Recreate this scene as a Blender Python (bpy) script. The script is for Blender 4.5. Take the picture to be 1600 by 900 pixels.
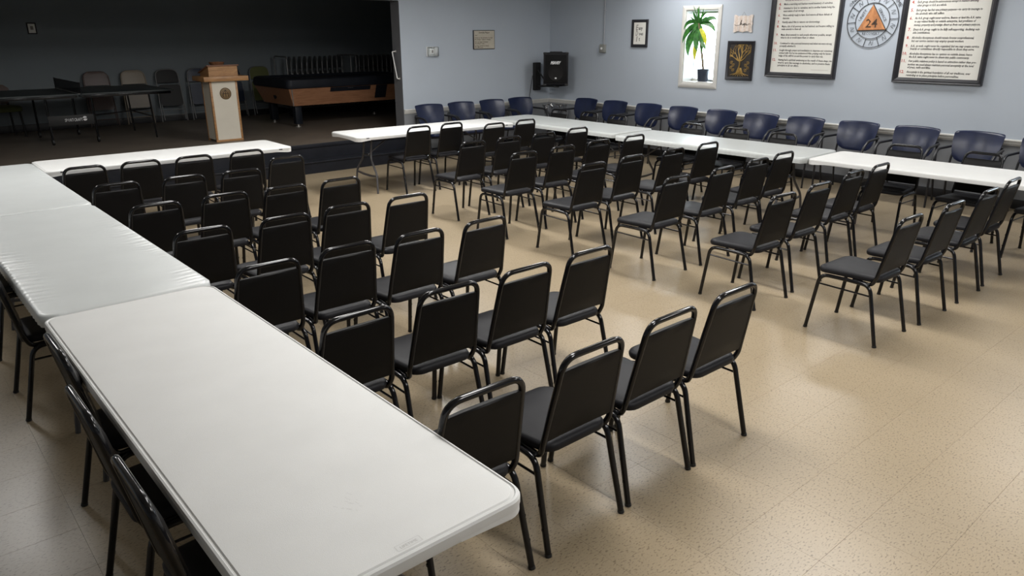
import bpy, bmesh, math, random
from mathutils import Vector, Matrix
random.seed(7)
for o in list(bpy.data.objects):
    bpy.data.objects.remove(o)
scene = bpy.context.scene
COL = scene.collection
PI = math.pi

# ------------------------------------------------------------------ camera
F_PX = 1166.5
YAW, PITCH, ROLL = 0.71031, 0.33096, -0.00385
CAM = Vector((-1.198, -1.320, 1.956))
fwd = Vector((math.sin(YAW) * math.cos(PITCH), math.cos(YAW) * math.cos(PITCH), -math.sin(PITCH)))
r0 = Vector((math.cos(YAW), -math.sin(YAW), 0))
u0 = r0.cross(fwd)
rt = math.cos(ROLL) * r0 + math.sin(ROLL) * u0
up = -math.sin(ROLL) * r0 + math.cos(ROLL) * u0
cam_data = bpy.data.cameras.new('camera')
cam_data.sensor_width = 36.0
cam_data.lens = F_PX / 1600.0 * 36.0
cam_data.clip_start = 0.05
cam = bpy.data.objects.new('camera', cam_data)
COL.objects.link(cam)
M = Matrix((rt, up, -fwd)).transposed().to_4x4()
M.translation = CAM
cam.matrix_world = M
scene.camera = cam

# ------------------------------------------------------------------ world (overcast daylight outside the windows)
world = bpy.data.worlds.new('world')
scene.world = world
world.use_nodes = True
bg = world.node_tree.nodes['Background']
bg.inputs[0].default_value = (0.80, 0.91, 1.0, 1)
bg.inputs[1].default_value = 13.0

# ------------------------------------------------------------------ exposure and view
scene.view_settings.view_transform = 'Standard'
scene.view_settings.look = 'None'
scene.view_settings.gamma = 1.0
scene.view_settings.use_curve_mapping = False
scene.view_settings.exposure = 0.42
LAMP_W = 40.0
LAMP_COL = (1.0, 0.985, 0.965)
CEIL = 2.90

# ------------------------------------------------------------------ materials
def new_mat(name):
    m = bpy.data.materials.new(name)
    m.use_nodes = True
    nt = m.node_tree
    return m, nt, nt.nodes['Principled BSDF']

def mat(name, col, rough=0.5, metal=0.0, var=0.06, vscale=6.0, bump=0.0, bscale=80.0, spec=0.5, coat=0.0, stretch=None, coat_rough=0.1):
    m, nt, b = new_mat(name)
    N, L = nt.nodes, nt.links
    geo = N.new('ShaderNodeNewGeometry')
    vec = geo.outputs['Position']
    if stretch:
        mp = N.new('ShaderNodeMapping')
        mp.inputs['Scale'].default_value = stretch
        L.new(vec, mp.inputs['Vector'])
        vec = mp.outputs['Vector']
    n = N.new('ShaderNodeTexNoise')
    n.inputs['Scale'].default_value = vscale
    n.inputs['Detail'].default_value = 4
    L.new(vec, n.inputs['Vector'])
    r = N.new('ShaderNodeValToRGB')
    lo = [max(0, c * (1 - var)) for c in col]
    hi = [min(1, c * (1 + var)) for c in col]
    r.color_ramp.elements[0].position = 0.3
    r.color_ramp.elements[1].position = 0.7
    r.color_ramp.elements[0].color = (*lo, 1)
    r.color_ramp.elements[1].color = (*hi, 1)
    L.new(n.outputs['Fac'], r.inputs['Fac'])
    L.new(r.outputs['Color'], b.inputs['Base Color'])
    b.inputs['Roughness'].default_value = rough
    b.inputs['Metallic'].default_value = metal
    b.inputs['Specular IOR Level'].default_value = spec
    if coat:
        b.inputs['Coat Weight'].default_value = coat
        b.inputs['Coat Roughness'].default_value = coat_rough
    if bump:
        n2 = N.new('ShaderNodeTexNoise')
        n2.inputs['Scale'].default_value = bscale
        n2.inputs['Detail'].default_value = 3
        L.new(vec, n2.inputs['Vector'])
        bp = N.new('ShaderNodeBump')
        bp.inputs['Strength'].default_value = bump
        bp.inputs['Distance'].default_value = 0.01
        L.new(n2.outputs['Fac'], bp.inputs['Height'])
        L.new(bp.outputs['Normal'], b.inputs['Normal'])
    return m

def wood(name, c1, c2, rough=0.45, stretch=(2, 2, 30)):
    m, nt, b = new_mat(name)
    N, L = nt.nodes, nt.links
    geo = N.new('ShaderNodeNewGeometry')
    mp = N.new('ShaderNodeMapping')
    mp.inputs['Scale'].default_value = stretch
    L.new(geo.outputs['Position'], mp.inputs['Vector'])
    n = N.new('ShaderNodeTexNoise')
    n.inputs['Scale'].default_value = 2.0
    n.inputs['Detail'].default_value = 6
    n.inputs['Distortion'].default_value = 1.2
    L.new(mp.outputs['Vector'], n.inputs['Vector'])
    r = N.new('ShaderNodeValToRGB')
    r.color_ramp.elements[0].position = 0.32
    r.color_ramp.elements[1].position = 0.68
    r.color_ramp.elements[0].color = (*c1, 1)
    r.color_ramp.elements[1].color = (*c2, 1)
    L.new(n.outputs['Fac'], r.inputs['Fac'])
    L.new(r.outputs['Color'], b.inputs['Base Color'])
    b.inputs['Roughness'].default_value = rough
    return m

def floor_mat():
    m, nt, b = new_mat('vinyl_composition_tile')
    N, L = nt.nodes, nt.links
    geo = N.new('ShaderNodeNewGeometry')
    big = N.new('ShaderNodeTexNoise'); big.inputs['Scale'].default_value = 1.1; big.inputs['Detail'].default_value = 3
    L.new(geo.outputs['Position'], big.inputs['Vector'])
    r1 = N.new('ShaderNodeValToRGB')
    r1.color_ramp.elements[0].position = 0.3; r1.color_ramp.elements[1].position = 0.7
    r1.color_ramp.elements[0].color = (0.276, 0.219, 0.142, 1)
    r1.color_ramp.elements[1].color = (0.310, 0.246, 0.162, 1)
    L.new(big.outputs['Fac'], r1.inputs['Fac'])
    mp = N.new('ShaderNodeMapping'); mp.inputs['Scale'].default_value = (1.0, 2.2, 1.0); mp.inputs['Rotation'].default_value = (0, 0, 0.5)
    L.new(geo.outputs['Position'], mp.inputs['Vector'])
    fl = N.new('ShaderNodeTexNoise'); fl.inputs['Scale'].default_value = 62; fl.inputs['Detail'].default_value = 2; fl.inputs['Roughness'].default_value = 0.6
    L.new(mp.outputs['Vector'], fl.inputs['Vector'])
    r2 = N.new('ShaderNodeValToRGB')
    e = r2.color_ramp.elements
    e[0].position = 0.34; e[0].color = (0.36, 0.33, 0.30, 1)
    e[1].position = 0.44; e[1].color = (1, 1, 1, 1)
    e2 = e.new(0.60); e2.color = (1.0, 1.0, 1.0, 1)
    e3 = e.new(0.70); e3.color = (1.15, 1.14, 1.12, 1)
    L.new(fl.outputs['Fac'], r2.inputs['Fac'])
    mx = N.new('ShaderNodeMix'); mx.data_type = 'RGBA'; mx.blend_type = 'MULTIPLY'
    mx.inputs[0].default_value = 0.75
    L.new(r1.outputs['Color'], mx.inputs[6]); L.new(r2.outputs['Color'], mx.inputs[7])
    L.new(mx.outputs[2], b.inputs['Base Color'])
    sc = N.new('ShaderNodeTexNoise'); sc.inputs['Scale'].default_value = 2.3; sc.inputs['Detail'].default_value = 8
    L.new(geo.outputs['Position'], sc.inputs['Vector'])
    mr = N.new('ShaderNodeMapRange')
    mr.inputs['To Min'].default_value = 0.28; mr.inputs['To Max'].default_value = 0.35
    L.new(sc.outputs['Fac'], mr.inputs['Value'])
    L.new(mr.outputs['Result'], b.inputs['Roughness'])
    bp = N.new('ShaderNodeBump'); bp.inputs['Strength'].default_value = 0.012; bp.inputs['Distance'].default_value = 0.01
    n3 = N.new('ShaderNodeTexNoise'); n3.inputs['Scale'].default_value = 9; n3.inputs['Detail'].default_value = 6
    L.new(geo.outputs['Position'], n3.inputs['Vector'])
    L.new(n3.outputs['Fac'], bp.inputs['Height']); L.new(bp.outputs['Normal'], b.inputs['Normal'])
    b.inputs['Specular IOR Level'].default_value = 0.45
    return m

def leaf_mat(name, c1, c2):
    m, nt, b = new_mat(name)
    N, L = nt.nodes, nt.links
    geo = N.new('ShaderNodeNewGeometry')
    n = N.new('ShaderNodeTexNoise'); n.inputs['Scale'].default_value = 18
    L.new(geo.outputs['Position'], n.inputs['Vector'])
    r = N.new('ShaderNodeValToRGB')
    r.color_ramp.elements[0].position = 0.35; r.color_ramp.elements[1].position = 0.65
    r.color_ramp.elements[0].color = (*c1, 1); r.color_ramp.elements[1].color = (*c2, 1)
    L.new(n.outputs['Fac'], r.inputs['Fac'])
    L.new(r.outputs['Color'], b.inputs['Base Color'])
    b.inputs['Roughness'].default_value = 0.4
    t = N.new('ShaderNodeBsdfTranslucent')
    L.new(r.outputs['Color'], t.inputs['Color'])
    mx = N.new('ShaderNodeMixShader'); mx.inputs[0].default_value = 0.22
    L.new(b.outputs[0], mx.inputs[1]); L.new(t.outputs[0], mx.inputs[2])
    L.new(mx.outputs[0], N['Material Output'].inputs['Surface'])
    return m

def glass_mat(name, tint=(1, 1, 1), fac=0.08):
    m = bpy.data.materials.new(name); m.use_nodes = True
    nt = m.node_tree; N, L = nt.nodes, nt.links
    N.remove(N['Principled BSDF'])
    t = N.new('ShaderNodeBsdfTransparent'); t.inputs['Color'].default_value = (*tint, 1)
    g = N.new('ShaderNodeBsdfGlossy'); g.inputs['Roughness'].default_value = 0.05
    fr = N.new('ShaderNodeFresnel'); fr.inputs['IOR'].default_value = 1.45
    mx = N.new('ShaderNodeMixShader')
    L.new(fr.outputs[0], mx.inputs[0]); L.new(t.outputs[0], mx.inputs[1]); L.new(g.outputs[0], mx.inputs[2])
    L.new(mx.outputs[0], N['Material Output'].inputs['Surface'])
    return m

def net_mat():
    m, nt, b = new_mat('net_mesh')
    b.inputs['Base Color'].default_value = (0.03, 0.03, 0.035, 1)
    b.inputs['Roughness'].default_value = 0.8
    b.inputs['Alpha'].default_value = 0.75
    return m

def emit_mat(name, col, s):
    m, nt, b = new_mat(name)
    b.inputs['Base Color'].default_value = (0.8, 0.8, 0.8, 1)
    b.inputs['Emission Color'].default_value = (*col, 1)
    b.inputs['Emission Strength'].default_value = s
    return m

MT = {}
MT['floor'] = floor_mat()
MT['grout'] = mat('tile_joint', (0.20, 0.16, 0.11), 0.8)
MT['wall'] = mat('grey_wall_paint', (0.395, 0.437, 0.492), 0.55, var=0.02, vscale=1.5, bump=0.03, bscale=220)
MT['wall_low'] = mat('dark_grey_wall_paint', (0.23, 0.24, 0.255), 0.55, var=0.03, vscale=1.5, bump=0.03, bscale=220)
MT['jamb'] = mat('dark_grey_jamb', (0.115, 0.118, 0.125), 0.5, var=0.04)
MT['ceil'] = mat('ceiling_paint', (0.62, 0.62, 0.60), 0.9, var=0.03, bump=0.1, bscale=60)
MT['stage_wall'] = mat('charcoal_wall_paint', (0.165, 0.190, 0.205), 0.75, var=0.04, vscale=1.2)
MT['stage_floor'] = mat('worn_brown_stage_floor', (0.150, 0.124, 0.099), 0.42, var=0.12, vscale=3.0)
MT['black_riser'] = mat('black_rubber_riser', (0.010, 0.011, 0.015), 0.40, var=0.2, vscale=8, bump=0.05, bscale=40, spec=0.3)
MT['white_trim'] = mat('white_gloss_trim', (0.56, 0.55, 0.52), 0.35, var=0.04)
MT['base_black'] = mat('black_baseboard', (0.012, 0.012, 0.014), 0.5)
MT['blk_metal'] = mat('black_enamel_tube', (0.005, 0.005, 0.006), 0.15, var=0.1, spec=0.4)
MT['blk_vinyl'] = mat('black_vinyl_pad', (0.012, 0.012, 0.014), 0.48, var=0.12, vscale=12, bump=0.08, bscale=260, spec=0.16)
MT['blk_back'] = mat('black_vinyl_back', (0.005, 0.0046, 0.0046), 0.5, var=0.10, vscale=8, bump=0.06, bscale=260, spec=0.18)
MT['rubber'] = mat('black_rubber', (0.008, 0.008, 0.008), 0.6)
MT['chrome'] = mat('bright_steel', (0.62, 0.62, 0.63), 0.18, 1.0)
MT['navy'] = mat('navy_vinyl', (0.010, 0.015, 0.042), 0.30, var=0.22, vscale=7, bump=0.12, bscale=14, spec=0.38)
MT['arm_black'] = mat('black_arm_plastic', (0.010, 0.010, 0.012), 0.36)
MT['table_white'] = mat('white_moulded_plastic', (0.60, 0.602, 0.59), 0.66, var=0.025, vscale=5, bump=0.10, bscale=420)
MT['cover'] = mat('grey_vinyl_table_cover', (0.53, 0.55, 0.545), 0.34, var=0.03, vscale=5, bump=0.05, bscale=160)
MT['cover_pale'] = mat('pale_vinyl_table_cover', (0.45, 0.468, 0.458), 0.33, var=0.03, vscale=5, bump=0.04, bscale=160)
MT['leg_grey'] = mat('grey_powder_coat', (0.060, 0.058, 0.062), 0.35, var=0.1)
MT['groove'] = mat('grey_shadow_groove', (0.30, 0.30, 0.29), 0.6)
MT['mark'] = mat('grey_embossed_mark', (0.42, 0.42, 0.41), 0.6)
MT['oak'] = wood('oak_veneer', (0.26, 0.125, 0.045), (0.42, 0.225, 0.09), 0.4, (3, 3, 22))
MT['oak_dark'] = wood('dark_oak_top', (0.13, 0.055, 0.028), (0.22, 0.10, 0.05), 0.35, (3, 20, 3))
MT['lect_white'] = mat('cream_laminate', (0.60, 0.555, 0.465), 0.45, var=0.03)
MT['emblem'] = mat('gold_brown_disc', (0.20, 0.125, 0.05), 0.5)
MT['ink_brown'] = mat('dark_brown_ink', (0.035, 0.018, 0.008), 0.6)
MT['pool_wood'] = wood('walnut_laminate', (0.25, 0.115, 0.058), (0.38, 0.19, 0.10), 0.4, (2, 20, 22))
MT['pool_black'] = mat('black_pool_vinyl', (0.010, 0.012, 0.017), 0.5, var=0.2, spec=0.2)
MT['alu'] = mat('brushed_aluminium', (0.55, 0.53, 0.5), 0.35, 0.7)
MT['pp_top'] = mat('dark_green_board', (0.030, 0.038, 0.040), 0.5, var=0.08)
MT['white_paint'] = mat('white_paint', (0.75, 0.75, 0.75), 0.5)
MT['net'] = net_mat()
MT['tan'] = mat('tan_enamel', (0.22, 0.18, 0.13), 0.4)
MT['brown'] = mat('brown_enamel', (0.075, 0.045, 0.038), 0.4)
MT['dkblue'] = mat('dark_blue_enamel', (0.02, 0.03, 0.055), 0.4)
MT['grey_steel'] = mat('grey_steel', (0.14, 0.14, 0.14), 0.35, 0.3)
MT['olive'] = mat('olive_cloth', (0.10, 0.11, 0.035), 0.8)
MT['frame_blk'] = mat('black_frame_moulding', (0.016, 0.016, 0.020), 0.35, var=0.2)
MT['paper'] = mat('poster_paper', (0.70, 0.69, 0.64), 0.42, var=0.02, bump=0.02, bscale=5)
MT['ink'] = mat('black_ink', (0.012, 0.012, 0.012), 0.7)
MT['ink_red'] = mat('red_ink', (0.42, 0.03, 0.02), 0.7)
MT['ink_grey'] = mat('grey_ink', (0.25, 0.23, 0.21), 0.7)
MT['parch'] = mat('parchment', (0.47, 0.43, 0.35), 0.55, var=0.08, vscale=12)
MT['orn_black'] = mat('black_wire', (0.012, 0.012, 0.012), 0.4)
MT['tri_wood'] = wood('orange_stained_wood', (0.30, 0.12, 0.045), (0.48, 0.215, 0.085), 0.45, (4, 8, 4))
MT['gold'] = mat('gold_paint', (0.42, 0.27, 0.08), 0.4, 0.35, var=0.3, vscale=30)
MT['canvas'] = mat('black_canvas', (0.018, 0.014, 0.011), 0.7, var=0.4, vscale=60)
MT['plank1'] = mat('whitewashed_pink_plank', (0.60, 0.50, 0.43), 0.6, var=0.12, vscale=40)
MT['plank2'] = mat('whitewashed_pale_plank', (0.64, 0.57, 0.52), 0.6, var=0.12, vscale=40)
MT['plastic_white'] = mat('white_plastic', (0.72, 0.72, 0.70), 0.35)
MT['clear'] = glass_mat('clear_plastic', (0.93, 0.95, 0.96))
MT['pane'] = glass_mat('window_glass', (0.97, 0.99, 1.0))
MT['metal_box'] = mat('galvanised_box', (0.34, 0.34, 0.31), 0.35, 0.5)
MT['conduit'] = mat('painted_conduit', (0.33, 0.345, 0.37), 0.45)
MT['spk'] = mat('black_speaker_vinyl', (0.007, 0.007, 0.009), 0.5, spec=0.2, var=0.2, bump=0.1, bscale=300)
MT['grille'] = mat('dark_grille_cloth', (0.007, 0.0068, 0.007), 0.7, var=0.3, vscale=200, spec=0.15)
MT['cone'] = mat('dark_cone', (0.012, 0.011, 0.011), 0.6, spec=0.15)
MT['leaf'] = leaf_mat('green_leaf', (0.02, 0.10, 0.02), (0.06, 0.24, 0.04))
MT['leaf_y'] = leaf_mat('yellow_leaf', (0.40, 0.42, 0.01), (0.60, 0.58, 0.02))
MT['stem'] = mat('brown_stem', (0.20, 0.15, 0.09), 0.7)
MT['pot'] = mat('dark_blue_pot', (0.028, 0.036, 0.055), 0.35)
MT['soil'] = mat('dark_soil', (0.03, 0.022, 0.015), 0.9)
MT['bag'] = glass_mat('clear_bin_liner', (0.82, 0.83, 0.85))
MT['lamp'] = emit_mat('lamp_diffuser', LAMP_COL, 6.0)

# ------------------------------------------------------------------ mesh helpers
class MB:
    """collects vertices and faces, then becomes ONE mesh object"""
    def __init__(s):
        s.v = []; s.f = []; s.m = []
    def add(s, vs, fs, mi=0):
        b = len(s.v)
        s.v += [tuple(v) for v in vs]
        s.f += [tuple(i + b for i in f) for f in fs]
        s.m += [mi] * len(fs)
        return s
    def box(s, x0, x1, y0, y1, z0, z1, mi=0):
        vs = [(x0, y0, z0), (x1, y0, z0), (x1, y1, z0), (x0, y1, z0), (x0, y0, z1), (x1, y0, z1), (x1, y1, z1), (x0, y1, z1)]
        return s.add(vs, [(3, 2, 1, 0), (4, 5, 6, 7), (0, 1, 5, 4), (1, 2, 6, 5), (2, 3, 7, 6), (3, 0, 4, 7)], mi)
    def cbox(s, x0, x1, y0, y1, z0, z1, c=0.004, mi=0):
        """box with chamfered edges"""
        bm = bmesh.new()
        bmesh.ops.create_cube(bm, size=1.0)
        for v in bm.verts:
            v.co = Vector(((x0 + x1) / 2 + v.co.x * (x1 - x0), (y0 + y1) / 2 + v.co.y * (y1 - y0), (z0 + z1) / 2 + v.co.z * (z1 - z0)))
        c = min(c, 0.45 * min(x1 - x0, y1 - y0, z1 - z0))
        bmesh.ops.bevel(bm, geom=bm.edges[:], offset=c, segments=2, affect='EDGES', profile=0.5)
        bm.verts.ensure_lookup_table(); bm.verts.index_update()
        s.add([v.co[:] for v in bm.verts], [[v.index for v in f.verts] for f in bm.faces], mi)
        bm.free()
        return s
    def tube(s, pts, r, seg=8, closed=False, cap=True, sx=1.0, mi=0):
        """tube along pts; r may be a number or a list"""
        P = [Vector(p) for p in pts]; n = len(P)
        R = r if isinstance(r, (list, tuple)) else [r] * n
        T = []
        for i in range(n):
            a = P[(i - 1) % n] if (closed or i > 0) else P[i]
            b = P[(i + 1) % n] if (closed or i < n - 1) else P[i]
            t = (b - a)
            T.append(t.normalized() if t.length > 1e-9 else Vector((0, 0, 1)))
        ref = Vector((0, 0, 1)) if abs(T[0].z) < 0.9 else Vector((0, 1, 0))
        nrm = (ref - T[0] * ref.dot(T[0])).normalized()
        vs = []
        for i in range(n):
            nrm = (nrm - T[i] * nrm.dot(T[i]))
            nrm = nrm.normalized() if nrm.length > 1e-6 else Vector((1, 0, 0))
            bn = T[i].cross(nrm)
            for k in range(seg):
                a = 2 * PI * k / seg
                vs.append(P[i] + nrm * (math.cos(a) * R[i]) + bn * (math.sin(a) * R[i] * sx))
        fs = []
        for i in range(n if closed else n - 1):
            j = (i + 1) % n
            for k in range(seg):
                k2 = (k + 1) % seg
                fs.append((i * seg + k, i * seg + k2, j * seg + k2, j * seg + k))
        if cap and not closed:
            fs.append(tuple(reversed(range(seg))))
            fs.append(tuple((n - 1) * seg + k for k in range(seg)))
        return s.add(vs, fs, mi)
    def lathe(s, prof, seg=20, c=(0, 0, 0), mi=0, axis='z'):
        vs = []; n = len(prof)
        for (r, z) in prof:
            for k in range(seg):
                a = 2 * PI * k / seg
                p = (math.cos(a) * r, math.sin(a) * r, z)
                if axis == 'y': p = (p[0], p[2], p[1])
                if axis == 'x': p = (p[2], p[0], p[1])
                vs.append((p[0] + c[0], p[1] + c[1], p[2] + c[2]))
        fs = []
        for i in range(n - 1):
            for k in range(seg):
                k2 = (k + 1) % seg
                fs.append((i * seg + k, i * seg + k2, (i + 1) * seg + k2, (i + 1) * seg + k))
        fs.append(tuple(reversed(range(seg)))); fs.append(tuple((n - 1) * seg + k for k in range(seg)))
        return s.add(vs, fs, mi)
    def rings(s, rings, cap0=True, cap1=True, mi=0):
        """stack of equal-length closed loops"""
        n = len(rings[0]); vs = [p for r in rings for p in r]; fs = []
        for i in range(len(rings) - 1):
            for k in range(n):
                k2 = (k + 1) % n
                fs.append((i * n + k, i * n + k2, (i + 1) * n + k2, (i + 1) * n + k))
        if cap0: fs.append(tuple(reversed(range(n))))
        if cap1: fs.append(tuple((len(rings) - 1) * n + k for k in range(n)))
        return s.add(vs, fs, mi)
    def xf(s, mtx):
        s.v = [tuple(mtx @ Vector(v)) for v in s.v]
        return s
    def build(s, name, mats, parent=None, sharp=35):
        me = bpy.data.meshes.new(name)
        me.from_pydata(s.v, [], s.f)
        if not isinstance(mats, (list, tuple)): mats = [mats]
        for q in mats: me.materials.append(MT[q])
        if len(mats) > 1:
            me.polygons.foreach_set('material_index', s.m)
        me.polygons.foreach_set('use_smooth', [True] * len(me.polygons))
        bm = bmesh.new(); bm.from_mesh(me)
        bmesh.ops.recalc_face_normals(bm, faces=bm.faces[:])
        bm.to_mesh(me); bm.free()
        me.set_sharp_from_angle(angle=math.radians(sharp))
        o = bpy.data.objects.new(name, me)
        COL.objects.link(o)
        if parent is not None: o.parent = parent
        return o

def fillet(pts, rad, n=6):
    """polyline with rounded inner corners"""
    P = [Vector(p) for p in pts]; out = [P[0]]
    R = rad if isinstance(rad, (list, tuple)) else [rad] * len(P)
    for i in range(1, len(P) - 1):
        a = (P[i - 1] - P[i]); b = (P[i + 1] - P[i])
        la, lb = a.length, b.length; a.normalize(); b.normalize()
        ang = a.angle(b)
        d = min(R[i] / math.tan(ang / 2), 0.49 * la, 0.49 * lb)
        p0 = P[i] + a * d; p1 = P[i] + b * d
        for k in range(n + 1):
            t = k / n
            out.append((1 - t) ** 2 * p0 + 2 * t * (1 - t) * P[i] + t * t * p1)
    out.append(P[-1])
    return out

def rrect(hx, hy, r, n=5, cx=0, cy=0):
    """rounded rectangle loop (x, y)"""
    out = []
    for (sx, sy, a0) in ((1, 1, 0), (-1, 1, PI / 2), (-1, -1, PI), (1, -1, 1.5 * PI)):
        for k in range(n + 1):
            a = a0 + k * PI / 2 / n
            out.append((cx + sx * (hx - r) + r * math.cos(a), cy + sy * (hy - r) + r * math.sin(a)))
    return out

def tag(o, label=None, cat=None, group=None, kind=None):
    if label: o['label'] = label
    if cat: o['category'] = cat
    if group: o['group'] = group
    if kind: o['kind'] = kind
    return o

def thing(name, label, cat, loc=(0, 0, 0), rz=0.0, group=None):
    o = bpy.data.objects.new(name, None)
    o.empty_display_size = 0.1
    COL.objects.link(o)
    o.location = loc
    o.rotation_euler = (0, 0, rz)
    return tag(o, label, cat, group)

def copy_tree(o, parent=None):
    c = o.copy()
    COL.objects.link(c)
    c.parent = parent
    for ch in list(o.children):
        copy_tree(ch, c)
    return c

def struct(o):
    o['kind'] = 'structure'
    return o

def text_geo(body, height=1.0, width=None, shear=0.0, align='LEFT', bold=0.0, maxw=None):
    """flat lettering: list of (x, y) verts and faces; height = size of the font"""
    cu = bpy.data.curves.new('txt', 'FONT')
    cu.body = body; cu.size = height; cu.resolution_u = 1; cu.shear = shear; cu.align_x = align
    if bold: cu.offset = bold
    to = bpy.data.objects.new('txt', cu)
    COL.objects.link(to)
    dg = bpy.context.evaluated_depsgraph_get()
    me = bpy.data.meshes.new_from_object(to.evaluated_get(dg))
    vs = [(v.co.x, v.co.y) for v in me.vertices]; fs = [tuple(p.vertices) for p in me.polygons]
    bpy.data.objects.remove(to); bpy.data.curves.remove(cu); bpy.data.meshes.remove(me)
    if vs and width:
        x0 = min(v[0] for v in vs); x1 = max(v[0] for v in vs)
        k = width / max(1e-6, x1 - x0)
        vs = [((v[0]) * k, v[1]) for v in vs]
    return vs, fs

# ================================================================== THE SETTING
XR, YB, XL, YF = 8.70, 9.10, -3.6, -4.4
STG = 0.39
# -- windows in the right wall: (y0, y1, z0, z1) of the opening
WINS = [(5.525, 6.095, 1.19, 2.25), (-0.95, -0.38, 1.19, 2.25)]
def wall_with_holes():
    m = MB(); T = 0.30
    ys = [YF]; 
    for w in sorted(WINS, key=lambda w: w[0]): ys += [w[0], w[1]]
    ys += [YB + 0.22]
    for i in range(len(ys) - 1):
        a, b = ys[i], ys[i + 1]
        m.box(XR, XR + T, a, b, 0, 0.72, 1)
        if i % 2 == 0:
            m.box(XR, XR + T, a, b, 0.72, CEIL, 0)
        else:
            w = WINS[0] if abs(WINS[0][0] - a) < 1e-6 else WINS[1]
            m.box(XR, XR + T, a, b, 0.72, w[2], 0)
            m.box(XR, XR + T, a, b, w[3], CEIL, 0)
    return m
struct(wall_with_holes().build('wall_right', ['wall', 'wall_low']))
# -- back wall with the stage opening
m = MB()
OX0, OX1, OZ = -1.3, 5.49, 2.415
m.box(OX1, XR, YB, YB + 0.24, 0, 0.72, 1); m.box(OX1, XR, YB, YB + 0.24, 0.72, CEIL, 0)
m.box(XL, OX0, YB, YB + 0.24, 0, 0.72, 1); m.box(XL, OX0, YB, YB + 0.24, 0.72, CEIL, 0)
m.box(OX0, OX1, YB, YB + 0.24, OZ, CEIL, 0)
struct(m.build('wall_back', ['wall', 'wall_low']))
struct(MB().box(XL - 0.2, XL, YF, YB + 0.24, 0, CEIL).build('wall_left', 'wall'))
struct(MB().box(XL, XR + 0.3, YF - 0.2, YF, 0, CEIL).build('wall_front', 'wall'))
struct(MB().box(XL - 0.2, XR + 0.3, YF - 0.2, YB + 0.24, CEIL, CEIL + 0.12).build('ceiling', 'ceil'))

struct(MB().box(OX1 - 0.0015, OX1 - 0.0003, YB + 0.001, YB + 0.239, STG, OZ).build('trim_4', 'jamb'))  # thin sheet over the jamb face, darker grey than the wall
struct(MB().box(OX0, OX1 - 0.002, YB + 0.001, YB + 0.239, OZ - 0.0015, OZ - 0.0003).build('trim_5', 'jamb'))  # same darker grey sheet under the header
# -- floor of 12 inch tiles
fl = struct(MB().box(XL, XR, YF, YB, -0.10, -0.003).build('floor', 'grout'))
TS, G = 0.3048, 0.00035
tx0, ty0 = -0.858 - 10 * TS, 0.03 - 15 * TS
def to_px(p):
    d = Vector(p) - CAM; z = d.dot(fwd)
    if z < 0.1: return None
    return 800 + F_PX * d.dot(rt) / z, 450 - F_PX * d.dot(up) / z, z
tiles = []
for i in range(-1, 44):
    for j in range(0, 46):
        a, b = tx0 + i * TS, ty0 + j * TS
        x0, x1, y0, y1 = max(a, XL), min(a + TS, XR), max(b, YF), min(b + TS, YB - 0.02)
        if x1 - x0 < 0.01 or y1 - y0 < 0.01: continue
        full = (x1 - x0 > TS - 1e-4) and (y1 - y0 > TS - 1e-4)
        p = to_px(((x0 + x1) / 2, (y0 + y1) / 2, 0))
        vis = p is not None and -60 < p[0] < 1660 and -40 < p[1] < 960
        tiles.append((p[2] if (vis and full) else 1e9, x0, x1, y0, y1))
tiles.sort()
def tile_geo(m, x0, x1, y0, y1):
    g, c = G / 2, 0.0005
    vs = [(x0 + g, y0 + g, -0.004), (x1 - g, y0 + g, -0.004), (x1 - g, y1 - g, -0.004), (x0 + g, y1 - g, -0.004),
          (x0 + g, y0 + g, -c), (x1 - g, y0 + g, -c), (x1 - g, y1 - g, -c), (x0 + g, y1 - g, -c),
          (x0 + g + c, y0 + g + c, 0), (x1 - g - c, y0 + g + c, 0), (x1 - g - c, y1 - g - c, 0), (x0 + g + c, y1 - g - c, 0)]
    fs = [(8, 9, 10, 11)]
    for k in range(4):
        k2 = (k + 1) % 4
        fs += [(k, k2, 4 + k2, 4 + k), (4 + k, 4 + k2, 8 + k2, 8 + k)]
    m.add(vs, fs)
m = MB(); tile_geo(m, 0, TS, 0, TS)
tile0 = m.build('tile', 'floor', fl)
for k, (d, x0, x1, y0, y1) in enumerate(tiles[:300]):
    t = tile0 if k == 0 else tile0.copy()
    if k: COL.objects.link(t)
    t.location = (x0, y0, 0)
m = MB()
for (d, x0, x1, y0, y1) in tiles[300:]: tile_geo(m, x0, x1, y0, y1)
far = m.build('tile_field', 'floor', fl); far['kind'] = 'stuff'

# -- chair rail, baseboards
def rail_profile(sgn):
    return [(0, 0.705), (0.012, 0.705), (0.014, 0.722), (0.022, 0.728), (0.022, 0.748), (0.030, 0.756), (0.030, 0.768), (0.020, 0.776), (0, 0.776)]
def rail_x(y, x0, x1):
    m = MB(); pr = rail_profile(1)
    m.rings([[(x, y - d, z) for d, z in pr] for x in (x0, x1)]); return m
def rail_y(x, y0, y1):
    m = MB(); pr = rail_profile(1)
    m.rings([[(x - d, y, z) for d, z in pr] for y in (y0, y1)]); return m
struct(rail_y(XR - 0.0005, YF, YB - 0.0005).build('trim_1', 'white_trim'))
struct(rail_x(YB - 0.0005, OX1 + 0.002, XR - 0.03).build('trim_2', 'white_trim'))
struct(MB().cbox(XR - 0.012, XR - 0.0005, YF, YB, 0.0, 0.11, 0.003).build('baseboard_right', 'base_black'))
struct(MB().cbox(OX1, XR - 0.012, YB - 0.012, YB - 0.0005, 0.0, 0.11, 0.003).build('baseboard_back', 'base_black'))

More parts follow.
